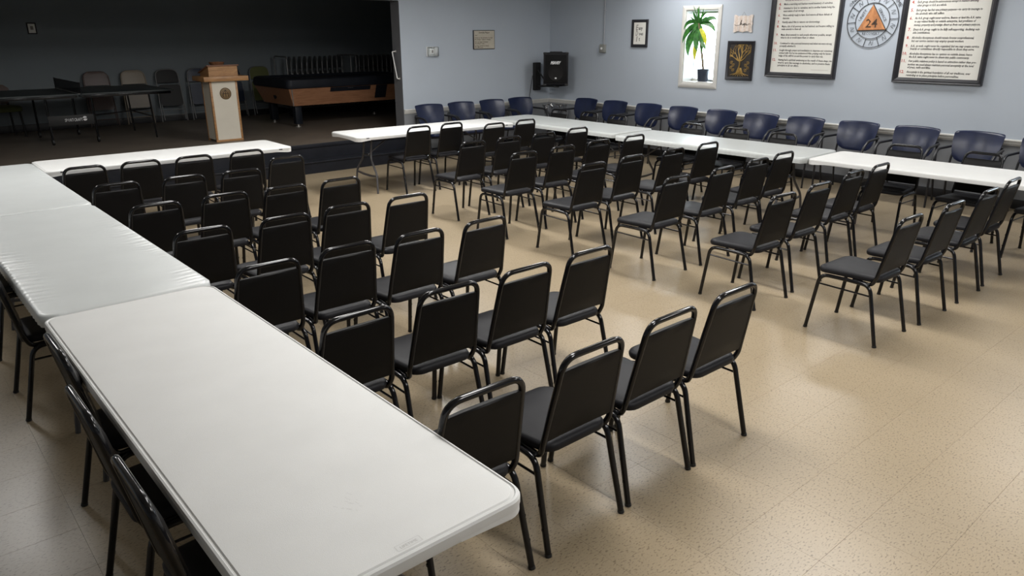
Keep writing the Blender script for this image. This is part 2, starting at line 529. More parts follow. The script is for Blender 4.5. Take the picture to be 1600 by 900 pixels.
# -- stage platform, its nosing and the step in front
struct(MB().box(-2.2, 8.6, YB + 0.245, 13.65, STG - 0.05, STG).box(OX0 + 0.001, OX1 - 0.001, YB - 0.02, YB + 0.245, STG - 0.05, STG).build('stage_floor', 'stage_floor'))
struct(MB().box(OX0 + 0.001, OX1 - 0.001, YB - 0.018, YB + 0.02, 0.0, STG - 0.05).cbox(OX0 + 0.001, OX1 - 0.001, YB - 0.035, YB - 0.0205, STG - 0.055, STG + 0.001, 0.004).build('stage_riser', 'black_riser'))
st = MB().box(OX0, OX1 + 0.05, 8.815, YB - 0.019, 0.0, 0.15).cbox(OX0, OX1 + 0.05, 8.80, YB - 0.019, 0.150, 0.172, 0.006)
struct(st.build('stage_step', 'black_riser'))
struct(MB().box(-2.4, 8.8, 13.65, 13.85, 0, 3.0).build('wall_stage_back', 'stage_wall'))
struct(MB().box(-2.4, -2.2, YB + 0.245, 13.65, 0, 3.0).build('wall_stage_left', 'stage_wall'))
struct(MB().box(8.6, 8.8, YB + 0.245, 13.65, 0, 3.0).build('wall_stage_right', 'stage_wall'))
struct(MB().box(-2.4, 8.8, YB + 0.245, 13.85, 3.0, 3.1).build('ceiling_stage', 'ceil'))
struct(MB().box(XL, XR, YB + 0.242, YB + 0.244, CEIL - 0.001, 3.0).build('trim_3', 'stage_wall'))
struct(MB().cbox(-2.2, 8.6, 13.635, 13.6495, STG, STG + 0.12, 0.003).build('baseboard_stage', 'base_black'))

# -- windows
def window(n, w):
    y0, y1, z0, z1 = w
    wo = thing('window_%d' % n, 'white framed narrow window' if n == 1 else 'second white framed narrow window', 'window', (XR, (y0 + y1) / 2, z0))
    del wo['category']; wo['kind'] = 'structure'
    h = (y1 - y0) / 2; H = z1 - z0; c = 0.066
    m = MB()
    # mitred casing, four mouldings
    prof = [(0, 0), (0, 0.016), (0.012, 0.022), (0.05, 0.018), (c, 0.012), (c, 0)]   # (outward from opening, proud of wall)
    corners = [(-h, 0, -1, -1), (h, 0, 1, -1), (h, H, 1, 1), (-h, H, -1, 1)]
    for k in range(4):
        a, b = corners[k], corners[(k + 1) % 4]
        mm = MB()
        mm.rings([[(-q - 0.0005, p[0] + p[2] * d, p[1] + p[3] * d) for d, q in prof] for p in (a, b)])
        mm.build('casing', 'white_trim', wo)
    t = 0.012
    MB().box(0.0, 0.27, -h + 0.0005, -h + t, 0, H).build('reveal', 'white_trim', wo)
    MB().box(0.0, 0.27, h - t, h - 0.0005, 0, H).build('reveal', 'white_trim', wo)
    MB().box(0.0, 0.27, -h + t, h - t, H - t, H - 0.0005).build('reveal', 'white_trim', wo)
    MB().cbox(-0.004, 0.27, -h + t, h - t, 0.0005, 0.02, 0.004).build('window_sill', 'white_trim', wo)
    sash = MB()
    for (a, b, c0, d0) in ((-h + t, -h + 0.016, 0.02, H - t), (h - 0.016, h - t, 0.02, H - t), (-h + 0.016, h - 0.016, 0.02, 0.055), (-h + 0.016, h - 0.016, H - 0.047, H - t)):
        sash.box(0.245, 0.275, a, b, c0, d0)
    sash.build('window_frame', 'white_trim', wo)
    MB().box(0.258, 0.262, -h + 0.016, h - 0.016, 0.055, H - 0.047).build('pane', 'pane', wo)
for i, w in enumerate(WINS): window(i + 1, w)

# ================================================================== CEILING LIGHTS (above the frame)
def ceiling_light(x, y, label, k=1.0):
    t = thing('ceiling_light', label, 'ceiling light', (x, y, CEIL), 0, 'fluorescent ceiling panels')
    f = MB()
    hx, hy = 0.31, 0.61
    lp = lambda a, z: [(-hx + a, -hy + a, z), (hx - a, -hy + a, z), (hx - a, hy - a, z), (-hx + a, hy - a, z)]
    lps = [lp(0, -0.0005), lp(0, -0.03), lp(0.03, -0.03), lp(0.03, -0.0005)]
    f.rings(lps + [lps[0]], False, False)
    f.build('frame', 'white_trim', t)
    MB().box(-0.279, 0.279, -0.579, 0.579, -0.012, -0.004).build('diffuser', 'lamp', t)
    ld = bpy.data.lights.new('lamp_light', 'AREA')
    ld.shape = 'RECTANGLE'; ld.size = 0.56; ld.size_y = 1.16
    ld.energy = LAMP_W * k; ld.color = LAMP_COL
    lo = bpy.data.objects.new('lamp_light', ld)
    COL.objects.link(lo); lo.parent = t; lo.location = (0, 0, -0.035)
for (x, cn, ks) in ((1.3, 'column over the left chair block', (0.85, 0.74, 0.78, 0.58)), (4.3, 'column over the right chair block', (0.60, 0.95, 1.05, 1.60))):
    for (y, rn, k) in ((-1.7, 'last', ks[0]), (1.0, 'third', ks[1]), (3.7, 'second', ks[2]), (6.3, 'first', ks[3])):
        ceiling_light(x, y, 'fluorescent ceiling panel, %s, %s from the stage' % (cn, rn), k)
for (y, rn) in ((0.3, 'third'), (3.1, 'second'), (5.9, 'first')):
    ceiling_light(7.9, y, 'fluorescent ceiling panel, column beside the picture wall, %s from the stage' % rn, 0.36)
ceiling_light(-0.8, 6.7, 'lone fluorescent ceiling panel over the far left corner table', 0.45)

# ================================================================== FOLDING TABLES
TL, TW, TH = 2.44, 0.762, 0.74
def loop(hx, hy, r, z): return [(x, y, z) for x, y in rrect(hx, hy, r, 6)]
def table_legs(t):
    for s in (-1, 1):
        xe = s * (TL / 2 - 0.31)
        for q in (-1, 1):
            p = fillet([(xe - s * 0.03, q * 0.10, TH - 0.05), (xe, q * 0.105, 0.42), (xe + s * 0.015, q * 0.27, 0.24), (xe + s * 0.03, q * 0.30, 0.0)], 0.16, 6)
            MB().tube(p, 0.0135, 8).build('leg', 'leg_grey', t)
        MB().rings([[(xe + s * 0.012 + dx, -0.285, z), (xe + s * 0.012 + dx, -0.10, z - 0.012), (xe + s * 0.012 + dx, 0.10, z - 0.012), (xe + s * 0.012 + dx, 0.285, z),
                     (xe + s * 0.012 + dx, 0.285, z - 0.018), (xe + s * 0.012 + dx, 0.10, z + 0.014 - 0.05), (xe + s * 0.012 + dx, -0.10, z + 0.014 - 0.05), (xe + s * 0.012 + dx, -0.285, z - 0.018)] for dx in (-0.009, 0.009) for z in (0.225,)]).build('crossbar', 'leg_grey', t)
        MB().tube(fillet([(xe - s * 0.02, 0, 0.46), (xe - s * 0.38, 0, TH - 0.05)], 0.02), 0.009, 8).tube([(xe - s * 0.012, -0.11, 0.455), (xe - s * 0.012, 0.11, 0.455)], 0.008, 8).build('brace', 'leg_grey', t)
    MB().tube([(-TL / 2 + 0.2, 0.30, TH - 0.045), (TL / 2 - 0.2, 0.30, TH - 0.045)], 0.011, 8).tube([(-TL / 2 + 0.2, -0.30, TH - 0.045), (TL / 2 - 0.2, -0.30, TH - 0.045)], 0.011, 8).build('under_rail', 'leg_grey', t)
def make_table(label, loc, rz):
    t = thing('folding_table', label, 'table', loc, rz, 'folding tables set round the room')
    hx, hy, r = TL / 2, TW / 2, 0.065
    m = MB()
    # moulded top: underside, skirt, rolled edge, shallow groove, panel
    m.rings([loop(hx - 0.03, hy - 0.03, r - 0.02, TH - 0.040), loop(hx - 0.012, hy - 0.012, r, TH - 0.046), loop(hx - 0.003, hy - 0.003, r, TH - 0.044),
             loop(hx, hy, r, TH - 0.030), loop(hx, hy, r, TH - 0.010), loop(hx - 0.004, hy - 0.004, r, TH - 0.003), loop(hx - 0.010, hy - 0.010, r - 0.004, TH - 0.001),
             loop(hx - 0.013, hy - 0.013, r - 0.006, TH - 0.005), loop(hx - 0.017, hy - 0.017, r - 0.008, TH - 0.005), loop(hx - 0.021, hy - 0.021, r - 0.010, TH - 0.0005), loop(hx - 0.03, hy - 0.03, r - 0.012, TH)])
    m.build('table_top', 'table_white', t, 25)
    # corner feet of the moulding (deeper skirt near the ends) and the dark slots
    for s in (-1, 1):
        for q in (-1, 1):
            c = MB()
            arc = [(x, y) for x, y in rrect(hx - 0.0015, hy - 0.0015, r, 6) if s * x > hx - 0.07 and q * y > hy - 0.07]
            arc.sort(key=lambda p: math.atan2(q * p[1] - (hy - r), s * p[0] - (hx - r)))
            path = [(s * (hx - 0.0015), q * (hy - 0.24))] + arc + [(s * (hx - 0.19), q * (hy - 0.0015))]
            inner = [(s * (hx - 0.012), q * (hy - 0.24))] + [(x - s * 0.010 * (1 if s * x > hx - 0.04 else .4), y - q * 0.010 * (1 if q * y > hy - 0.04 else .4)) for x, y in arc] + [(s * (hx - 0.19), q * (hy - 0.012))]
            n = len(path)
            lp = path + inner[::-1]
            dz = [0.044] + [0.056] * (n - 2) + [0.044]
            dz = dz + dz[::-1]
            c.rings([[(x, y, TH - 0.036) for x, y in lp], [(x, y, TH - d) for (x, y), d in zip(lp, dz)]])
            c.build('corner_skirt', 'table_white', t, 25)
        MB().box(s * (hx - 0.145) - 0.02, s * (hx - 0.145) + 0.02, -hy - 0.0008, -hy + 0.01, TH - 0.024, TH - 0.014).build('slot', 'rubber', t)
    table_legs(t)
    return t
def tbl(x0, y0, th, along, label):
    """x0,y0 = corner of the table; along 'x' or 'y' for the long side; returns centre and yaw"""
    a, b = (TL / 2, TW / 2) if along == 'x' else (TW / 2, TL / 2)
    cx = x0 + a * math.cos(th) - b * math.sin(th); cy = y0 + a * math.sin(th) + b * math.cos(th)
    return (cx, cy, 0), th + (0 if along == 'x' else PI / 2)
T = {}
T['T1'] = tbl(-0.762, 0.0, 0.0, 'y', '')
T['T2'] = tbl(-0.757, 2.452, 0.002, 'y', '')
T['T3'] = tbl(-0.757, 4.932, -0.0014, 'y', '')
T['T4'] = tbl(0.021, 6.739, -0.012, 'x', '')
T['T5'] = tbl(3.365, 6.865, -0.050, 'x', '')
T['T6'] = tbl(5.937, 5.012, 0.003, 'y', '')
T['T7'] = tbl(5.915, 2.462, 0.040, 'y', '')
T['T8'] = tbl(6.000, 0.000, 0.022, 'y', '')
TLAB = {
 'T1': 'bare white folding table nearest the camera, in the left column',
 'T2': 'folding table under the grey cover next to the nearest bare white table',
 'T3': 'folding table under the grey cover in the far left corner',
 'T4': 'bare white folding table along the stage, in front of the lectern',
 'T5': 'bare white folding table along the stage, in front of the pool table',
 'T6': 'folding table under the pale cover in the far right corner',
 'T7': 'folding table under the pale cover opposite the plant window',
 'T8': 'bare white folding table beneath the large framed posters'}
TOBJ = {}
t1 = make_table(TLAB['T1'], *T['T1']); TOBJ['T1'] = t1
for k in ('T2', 'T3', 'T4', 'T5', 'T6', 'T7', 'T8'):
    c = copy_tree(t1)
    for ch in c.children:
        if ch.name.split('.')[0] in ('leg', 'crossbar', 'brace'):
            cxm = sum(v.co.x for v in ch.data.vertices) / len(ch.data.vertices)
            if (k == 'T7' and cxm > 0): ch.location.x = 0.15
            if (k == 'T8' and cxm < 0): ch.location.x = -0.14
    c.location = T[k][0]; c.rotation_euler = (0, 0, T[k][1]); c['label'] = TLAB[k]; TOBJ[k] = c
# maker's mark and scuffs on the nearest table (its near end is local -x)
m = MB()
vs, fs = text_geo('LIFETIME', 0.014, 0.050, align='CENTER')
cx, cy = -TL / 2 + 0.037, 0.0
cy = -(-0.376 + 0.381)            # world x -> local -y
def mk(vs, fs):
    m.add([(cx + v[1] - 0.004, cy - v[0], TH + 0.0006) for v in vs], fs)
mk(vs, fs)
for (a, b, c, d) in ((-0.036, 0.036, 0.012, 0.0128), (-0.036, 0.036, -0.0102, -0.0094), (-0.036, -0.0352, -0.0102, 0.0128), (0.0352, 0.036, -0.0102, 0.0128)):
    m.add([(cx + y, cy - x, TH + 0.0006) for x, y in ((a, c), (b, c), (b, d), (a, d))], [(0, 1, 2, 3)])
m.build('maker_mark', 'mark', t1)
m = MB()
for k in range(14):
    a = (-TL / 2 + 0.27 + random.uniform(-0.03, 0.05), 0.03 + random.uniform(-0.035, 0.03)); L_ = random.uniform(0.006, 0.022); an = random.uniform(0.2, 0.9)
    d = (math.cos(an) * L_, math.sin(an) * L_); w = 0.0006
    m.add([(a[0], a[1], TH + 0.0005), (a[0] + d[0], a[1] + d[1], TH + 0.0005), (a[0] + d[0] + w, a[1] + d[1] - w, TH + 0.0005), (a[0] + w, a[1] - w, TH + 0.0005)], [(0, 1, 2, 3)])
m.build('scuff_mark', 'mark', t1)

# -- fitted vinyl covers, puckered along the long edges
def make_cover(key, matname, label, pucker):
    loc, rz = T[key]
    hx, hy, r = TL / 2 + 0.005, TW / 2 + 0.005, 0.07
    rnd = random.Random(hash(key) % 1000 if False else len(label))
    nx, ny = 220, 48
    ph = [rnd.uniform(0, 6.28) for _ in range(8)]
    vs = []; fs = []
    def zf(x, y):
        e = (hy - abs(y))                       # distance from the long edge
        env = math.exp(-((e - 0.03) / 0.085) ** 2) if pucker else 0.0
        s = 1 if y > 0 else 2
        w = math.sin(x * 96 + ph[s] + 1.8 * math.sin(x * 9 + ph[s + 2]) + e * 10) * 0.6 + 0.4 * math.sin(x * 141 + ph[s + 4] + e * 6)
        amp = 0.0042 * pucker * (0.55 + 0.45 * math.sin(x * 4.1 + ph[6 if y > 0 else 7]))
        return TH + 0.0035 + env * amp * (w + 0.75) + 0.0004 * math.sin(x * 7 + y * 11)
    def mapxy(u, v):
        # squeeze a grid into the rounded outline
        x = u * hx; y = v * hy
        ex = abs(x) - (hx - r)
        if ex > 0:
            lim = hy - r + math.sqrt(max(0, r * r - ex * ex))
            y = v * lim
        return x, y
    for i in range(nx + 1):
        u = -1 + 2 * i / nx
        for j in range(ny + 1):
            v = -1 + 2 * j / ny
            v = math.copysign(1 - (1 - abs(v)) ** 1.15, v)
            x, y = mapxy(u, v)
            edge = (i in (0, nx)) or (j in (0, ny))
            vs.append((x, y, TH + 0.0005 if edge else zf(x, y)))
    for i in range(nx):
        for j in range(ny):
            a = i * (ny + 1) + j
            fs.append((a, a + ny + 1, a + ny + 2, a + 1))
    # skirt
    bd = [i * (ny + 1) for i in range(nx + 1)] + [nx * (ny + 1) + j for j in range(1, ny + 1)] + [i * (ny + 1) + ny for i in range(nx - 1, -1, -1)] + [j for j in range(ny - 1, 0, -1)]
    b0 = len(vs)
    for lv, (off, dz) in enumerate(((0.004, -0.006), (0.005, -0.03), (0.003, -0.058))):
        for k, i in enumerate(bd):
            x, y, z = vs[i]
            l = math.hypot(x / hx, y / hy) or 1
            wob = 0.0014 * math.sin(k * 1.3) * lv if pucker else 0
            nxn, nyn = (math.copysign(1, x) if abs(x) > hx - r else 0), (math.copysign(1, y) if abs(y) > hy - r else 0)
            vs.append((x + nxn * (off + wob), y + nyn * (off + wob), TH + dz + 0.003))
    n = len(bd)
    for k in range(n):
        k2 = (k + 1) % n
        fs.append((bd[k], bd[k2], b0 + k2, b0 + k))
        for lv in range(2):
            fs.append((b0 + lv * n + k, b0 + lv * n + k2, b0 + (lv + 1) * n + k2, b0 + (lv + 1) * n + k))
    m = MB().add(vs, fs)
    o = m.build('table_cover', matname, None, 60)
    o.location = loc; o.rotation_euler = (0, 0, rz)
    tag(o, label, 'table cover', 'fitted vinyl table covers')
make_cover('T2', 'cover', 'grey fitted vinyl cover with puckered edges beside the bare nearest table', 1.0)
make_cover('T3', 'cover', 'grey fitted vinyl cover on the table in the far left corner', 0.7)
make_cover('T6', 'cover_pale', 'pale smooth vinyl cover on the table in the far right corner', 0.0)
make_cover('T7', 'cover_pale', 'pale glossy vinyl cover catching the glare of the plant window', 0.15)

# ================================================================== BLACK STACKING CHAIRS
def make_stack_chair():
    t = thing('stacking_chair', 'x', 'chair')
    tr = 0.0130
    # seat pad, wider at the front, crowned
    def outline(s, z, dy=0):
        hb, hf, yb, yf, rr = 0.178, 0.208, -0.190, 0.222, 0.062
        pts = []
        cs = [(hf, yf, 0), (-hf, yf, PI / 2), (-hb, yb, PI), (hb, yb, 1.5 * PI)]
        for (cx, cy, a0) in cs:
            sx = 1 if cx > 0 else -1; sy = 1 if cy > 0 else -1
            ox, oy = cx - sx * rr, cy - sy * rr
            for k in range(6):
                a = a0 + k * PI / 2 / 5
                pts.append((ox + rr * math.cos(a), oy + rr * math.sin(a)))
        ym = 0.02
        return [(x * s, (y - ym) * s + ym, z) for x, y in pts]
    m = MB().rings([outline(0.95, 0.412), outline(0.985, 0.414), outline(1.0, 0.424), outline(1.0, 0.436), outline(0.975, 0.446), outline(0.90, 0.4525), outline(0.7, 0.457), outline(0.4, 0.459)])
    m.build('seat', 'blk_vinyl', t, 50)
    # back frame: one bent tube, J curves under the seat
    def bk(z):                      # centre line of the back in side view
        f = (z - 0.44) / 0.40
        return -0.172 - 0.083 * f
    half = [(0.168, -0.02, 0.402), (0.182, -0.150, 0.396), (0.190, -0.176, 0.452), (0.176, bk(0.64), 0.64), (0.160, bk(0.838), 0.838)]
    pts = half + [(-x, y, z) for x, y, z in half[::-1]]
    rad = [0, 0.055, 0.10, 0.6, 0.068, 0.068, 0.6, 0.10, 0.055, 0]
    MB().tube(fillet(pts, rad, 7), tr, 8).build('back_frame', 'blk_metal', t, 60)
    # back panel between the tubes
    def wz(z): return 0.190 + (0.160 - 0.190) * (z - 0.452) / (0.838 - 0.452)
    zs = [0.474, 0.480, 0.56, 0.66, 0.74, 0.778, 0.784]
    rings = []
    for i, z in enumerate(zs):
        w = wz(z) - 0.006 - (0.010 if i in (0, len(zs) - 1) else 0.0); y = bk(z); th = 0.013 if 0 < i < len(zs) - 1 else 0.007
        f = 0.012 if 1 < i < len(zs) - 2 else 0.004
        rings.append([(-w, y - 0.009, z), (-w * 0.6, y - th + 0.001, z), (0, y - th + 0.001, z), (w * 0.6, y - th + 0.001, z), (w, y - 0.009, z), (w, y + th * 0.8, z), (w * 0.6, y + th + f, z), (0, y + th + f, z), (-w * 0.6, y + th + f, z), (-w, y + th * 0.8, z)])
    MB().rings(rings).build('backrest', 'blk_back', t, 40)
    # legs: each side is an inverted U, built as a front and a rear half
    for s in (-1, 1):
        fr = fillet([(s * 0.216, 0.243, 0.0), (s * 0.203, 0.190, 0.397), (s * 0.196, 0.0, 0.3985)], [0, 0.07, 0], 6)
        re = fillet([(s * 0.216, -0.243, 0.0), (s * 0.203, -0.150, 0.397), (s * 0.196, 0.001, 0.3985)], [0, 0.07, 0], 6)
        for p in (fr, re):
            mm = MB().tube(p, tr, 8)
            a, b = p[0], p[1]
            for q in (0.33, 0.62):
                c = a.lerp(b, q) + Vector((s * 0.012, 0, 0))
                mm.box(c.x - 0.003, c.x + 0.003, c.y - 0.004, c.y + 0.004, c.z - 0.005, c.z + 0.005)
            leg = mm.build('leg', 'blk_metal', t, 50)
            MB().tube([a, a.lerp(b, 0.035)], 0.0145, 8).build('foot_cap', 'rubber', leg)
        MB().tube([(s * 0.2065, 0.199, 0.333), (s * 0.2065, -0.166, 0.328)], 0.006, 6).build('stretcher', 'blk_metal', t, 60)
        MB().lathe([(0.007, 0), (0.007, 0.004), (0.003, 0.006)], 8, (s * 0.184, -0.168, 0.418), axis='y').build('bolt', 'chrome', t)
    return t
chair0 = make_stack_chair()
used0 = [False]
def put_chair(x, y, rz, label, group, cat='chair'):
    if not used0[0]: c = chair0; used0[0] = True
    else: c = copy_tree(chair0)
    c.location = (x, y, 0); c.rotation_euler = (0, 0, rz)
    tag(c, label, cat, group)
ROWN = ['nearest the camera', 'second from camera', 'third from camera', 'fourth from camera', 'fifth from camera', 'sixth from camera', 'nearest the stage']
SEATL = ['beside the left tables', 'second from left tables', 'third from left tables', 'on the centre aisle']
SEATR = ['on the centre aisle', 'second from centre aisle', 'third from centre aisle', 'beside the right tables']
# measured centre of the top rail of every chair
LEFT = [[(0.19, 0.42), (0.71, 0.425), (1.20, 0.44), (1.675, 0.445)], [(0.22, 1.32), (0.712, 1.335), (1.178, 1.325), (1.645, 1.33)], [(0.235, 2.25), (0.71, 2.285), (1.17, 2.26), (1.655, 2.25)],
        [(0.235, 3.19), (0.75, 3.17), (1.22, 3.20), (1.69, 3.18)], [(0.235, 4.11), (0.72, 4.125), (1.18, 4.10), (1.65, 4.09)], [(0.235, 5.09), (0.735, 5.05), (1.21, 5.02), (1.82, 5.46)], [(0.235, 6.12), (0.70, 6.11), (1.17, 6.08), (1.68, 6.08)]]
RIGHT = [[(3.72, 0.515), (4.35, 0.49), (5.02, 0.49), (5.60, 0.515)], [(3.74, 1.41), (4.32, 1.44), (5.02, 1.51), (5.53, 1.52)], [(3.73, 2.35), (4.37, 2.35), (4.99, 2.39), (5.52, 2.44)],
         [(3.69, 3.24), (4.27, 3.285), (4.92, 3.30), (5.54, 3.32)], [(3.67, 4.14), (4.24, 4.18), (4.83, 4.225), (5.43, 4.24)], [(3.76, 5.07), (4.30, 5.10), (4.84, 5.10), (5.45, 5.155)], [(4.09, 6.585), (4.61, 6.605), (4.985, 6.20), (5.58, 6.26)]]
LEFT_G, RIGHT_G = 'black chairs of the left block', 'black chairs of the right block'
# the last row of the right block: two chairs stand pushed up to the stage-side table
for bi, (B, SN, side, grp) in enumerate(((LEFT, SEATL, 'left', LEFT_G), (RIGHT, SEATR, 'right', RIGHT_G))):
    for i, row in enumerate(B):
        for j, (x, y) in enumerate(row):
            rz = math.radians(random.uniform(-1.3, 1.3))
            put_chair(x, y + 0.255, rz, 'black stacking chair, %s block, row %s, %s' % (side, ROWN[i], SN[j]), grp)
# chairs on the far side of the left tables, facing the aisle
for (y, lab) in ((0.65, 'black stacking chair tucked under the nearest table, closest to the camera'), (1.23, 'black stacking chair tucked under the nearest table, middle of its three'),
                 (1.80, 'black stacking chair tucked under the nearest table, furthest of its three'), (3.26, 'black stacking chair tucked under the nearer grey covered table, nearer of its two'),
                 (4.28, 'black stacking chair tucked under the nearer grey covered table, further of its two')):
    put_chair(-0.56 if abs(y - 1.8) < 0.01 else -0.60, y, -PI / 2 + math.radians(random.uniform(-1, 1)), lab, 'black chairs outside the left tables')
# chairs on the wall side of the right tables, facing the room
ORD = ['first', 'second', 'third', 'fourth', 'fifth', 'sixth', 'seventh', 'eighth', 'ninth', 'tenth', 'eleventh', 'twelfth']
for k, (x, y) in enumerate(((6.85, 6.91), (6.90, 6.34), (6.87, 5.77), (6.82, 4.47), (6.83, 3.83), (6.80, 3.20), (6.87, 1.87), (6.89, 1.16), (6.88, 0.49))):
    put_chair(x - 0.255, y, PI / 2 + math.radians(random.uniform(-1.5, 1.5)), 'black stacking chair facing us behind the right tables, %s from the far corner' % ORD[k], 'black chairs behind the right tables')

# ================================================================== NAVY ARMCHAIRS
def make_armchair():
    t = thing('armchair', 'x', 'armchair')
    # seat
    def ol(s, z):
        return [(x * s, 0.03 + y * s, z) for x, y in rrect(0.235, 0.225, 0.07, 5)]
    MB().rings([ol(0.93, 0.395), ol(0.98, 0.40), ol(1.0, 0.415), ol(1.0, 0.432), ol(0.97, 0.447), ol(0.85, 0.455), ol(0.5, 0.46)]).build('seat', 'navy', t, 50)
    # curved shield-shaped back: rows of the front surface
    rows = [(0.500, 0.10), (0.512, 0.155), (0.538, 0.200), (0.585, 0.230), (0.65, 0.245), (0.72, 0.254), (0.79, 0.259), (0.835, 0.261), (0.853, 0.254), (0.860, 0.238)]
    nc = 13
    def pt(z, w, u, off):
        x = w * u
        f = (z - 0.50) / 0.36
        y = -0.185 - 0.085 * f + 0.055 * (x / 0.245) ** 2 + 0.012 * math.sin(PI * f) + 0.018 * f * f * -1
        return (x, y + off, z - 0.010 * (x / 0.245) ** 2 * (1 if z > 0.8 else 0))
    rings = []
    for i, (z, w) in enumerate(rows):
        th = 0.016 if 0 < i < len(rows) - 1 else 0.007
        front = [pt(z, w, -1 + 2 * k / (nc - 1), th * (1 if 0 < k < nc - 1 else 0.45)) for k in range(nc)]
        back = [pt(z, w, 1 - 2 * k / (nc - 1), -th * (1 if 0 < k < nc - 1 else 0.45)) for k in range(nc)]
        rings.append(front + back)
    MB().rings(rings).build('backrest', 'navy', t, 50)
    for s in (-1, 1):
        # arm and front leg in one bend
        p = fillet([(s * 0.262, -0.215, 0.675), (s * 0.297, 0.10, 0.668), (s * 0.290, 0.225, 0.56), (s * 0.280, 0.235, 0.0)], [0, 0.13, 0.20, 0], 8)
        k = 0
        arm = [q for q in p if q.z > 0.43]; leg = [q for q in p if q.z <= 0.56]
        lg = MB().tube([p[-2], p[-1]] if len(leg) < 2 else leg, 0.0125, 8).build('leg', 'arm_black', t, 60)
        MB().tube([(s * 0.262, -0.195, 0.672)] + [Vector(q) for q in p if q.z > 0.50], [0.014] + [0.0165] * len([q for q in p if q.z > 0.50]), 8).build('arm', 'arm_black', t, 60)
        re = fillet([(s * 0.235, -0.245, 0.70), (s * 0.255, -0.215, 0.55), (s * 0.265, -0.20, 0.40), (s * 0.275, -0.275, 0.0)], [0, 0.2, 0.2, 0], 6)
        MB().tube(re, 0.0125, 8).build('leg', 'arm_black', t, 60)
        MB().tube([(s * 0.268, -0.20, 0.385), (s * 0.283, 0.222, 0.385)], 0.010, 8).build('side_rail', 'arm_black', t, 60)
        # lugs that carry the back
        MB().box(min(s * 0.21, s * 0.26), max(s * 0.21, s * 0.26), -0.235, -0.215, 0.64, 0.70).build('bracket', 'arm_black', t)
    MB().box(-0.27, 0.27, -0.16, -0.14, 0.37, 0.395).build('seat_bar', 'arm_black', t)
    MB().box(-0.28, 0.28, 0.16, 0.18, 0.37, 0.395).build('seat_bar', 'arm_black', t)
    return t
arm0 = make_armchair(); ua = [False]
def put_arm(x, y, rz, label, group):
    if not ua[0]: c = arm0; ua[0] = True
    else: c = copy_tree(arm0)
    c.location = (x, y, 0); c.rotation_euler = (0, 0, rz)
    tag(c, label, 'armchair', group)
for k, x in enumerate((5.79, 6.43, 7.09, 7.73)):
    put_arm(x, 8.62, PI + math.radians(random.uniform(-2.5, 2.5)), 'navy vinyl armchair against the end wall, %s from the stage opening' % ORD[k], 'navy armchairs at the end wall')
for k, y in enumerate((7.89, 7.22, 6.51, 5.83, 5.15, 4.48, 3.82, 3.11, 2.40, 1.72, 1.03)):
    put_arm(8.22, y, PI / 2 + math.radians(random.uniform(-2.5, 2.5)), 'navy vinyl armchair along the picture wall, %s from the far corner' % ORD[k], 'navy armchairs along the picture wall')

# ================================================================== WALL PIECES
def on_right(name, label, cat, y, z, group=None): return thing(name, label, cat, (XR - 0.0005, y, z), -PI / 2, group)
def on_back(name, label, cat, x, z, group=None): return thing(name, label, cat, (x, YB - 0.0005, z), 0, group)
def frame_ring(w, h, prof):
    """closed moulding round a w x h picture; prof = (inset from the outer edge, height off the wall)"""
    m = MB()
    loops = [[(-w / 2 + d, -q, -h / 2 + d), (w / 2 - d, -q, -h / 2 + d), (w / 2 - d, -q, h / 2 - d), (-w / 2 + d, -q, h / 2 - d)] for d, q in prof]
    m.rings(loops + [loops[0]], False, False)
    return m
def letters(parent, items, matname, y, name='lettering'):
    """items: (text, x, z, size, width, shear, align)"""
    m = MB()
    for (body, x, z, size, width, sh, al) in items:
        vs, fs = text_geo(body, size, width, sh, al, bold=size * 0.022)
        m.add([(x + v[0], -y, z + v[1]) for v in vs], fs)
    o = m.build(name, matname, parent)
    o['kind'] = 'stuff'
    return o
def poster(label, y0, y1, z0, z1, lines, numx, sz, shear):
    w, h = y1 - y0, z1 - z0; cy, cz = (y0 + y1) / 2, (z0 + z1) / 2
    t = on_right('framed_poster', label, 'poster', cy, cz, 'large framed wall posters')
    frame_ring(w, h, [(0, 0), (0, 0.048), (0.006, 0.056), (0.018, 0.050), (0.030, 0.052), (0.045, 0.036), (0.060, 0.022), (0.062, 0)]).build('frame', 'frame_blk', t)
    MB().box(-w / 2 + 0.06, w / 2 - 0.06, -0.014, -0.004, -h / 2 + 0.06, h / 2 - 0.06).build('paper_sheet', 'paper', t)
    ink, red = [], []
    for (num, txt, y, z, wid) in lines:
        ink.append((txt, cy - y, z - cz - sz * 0.33, sz, wid, shear, 'LEFT'))
        if num: red.append((num, cy - numx, z - cz - sz * 0.45, sz * 1.35, None, 0, 'RIGHT'))
    letters(t, ink, 'ink', 0.0150)
    letters(t, red, 'ink_red', 0.0150, 'numerals')
    return t
zl = [2.293, 2.242, 2.205, 2.152, 2.114, 2.063, 2.008, 1.973, 1.9, 1.864, 1.789, 1.754, 1.699, 1.663, 1.626, 1.572, 1.534, 1.499]
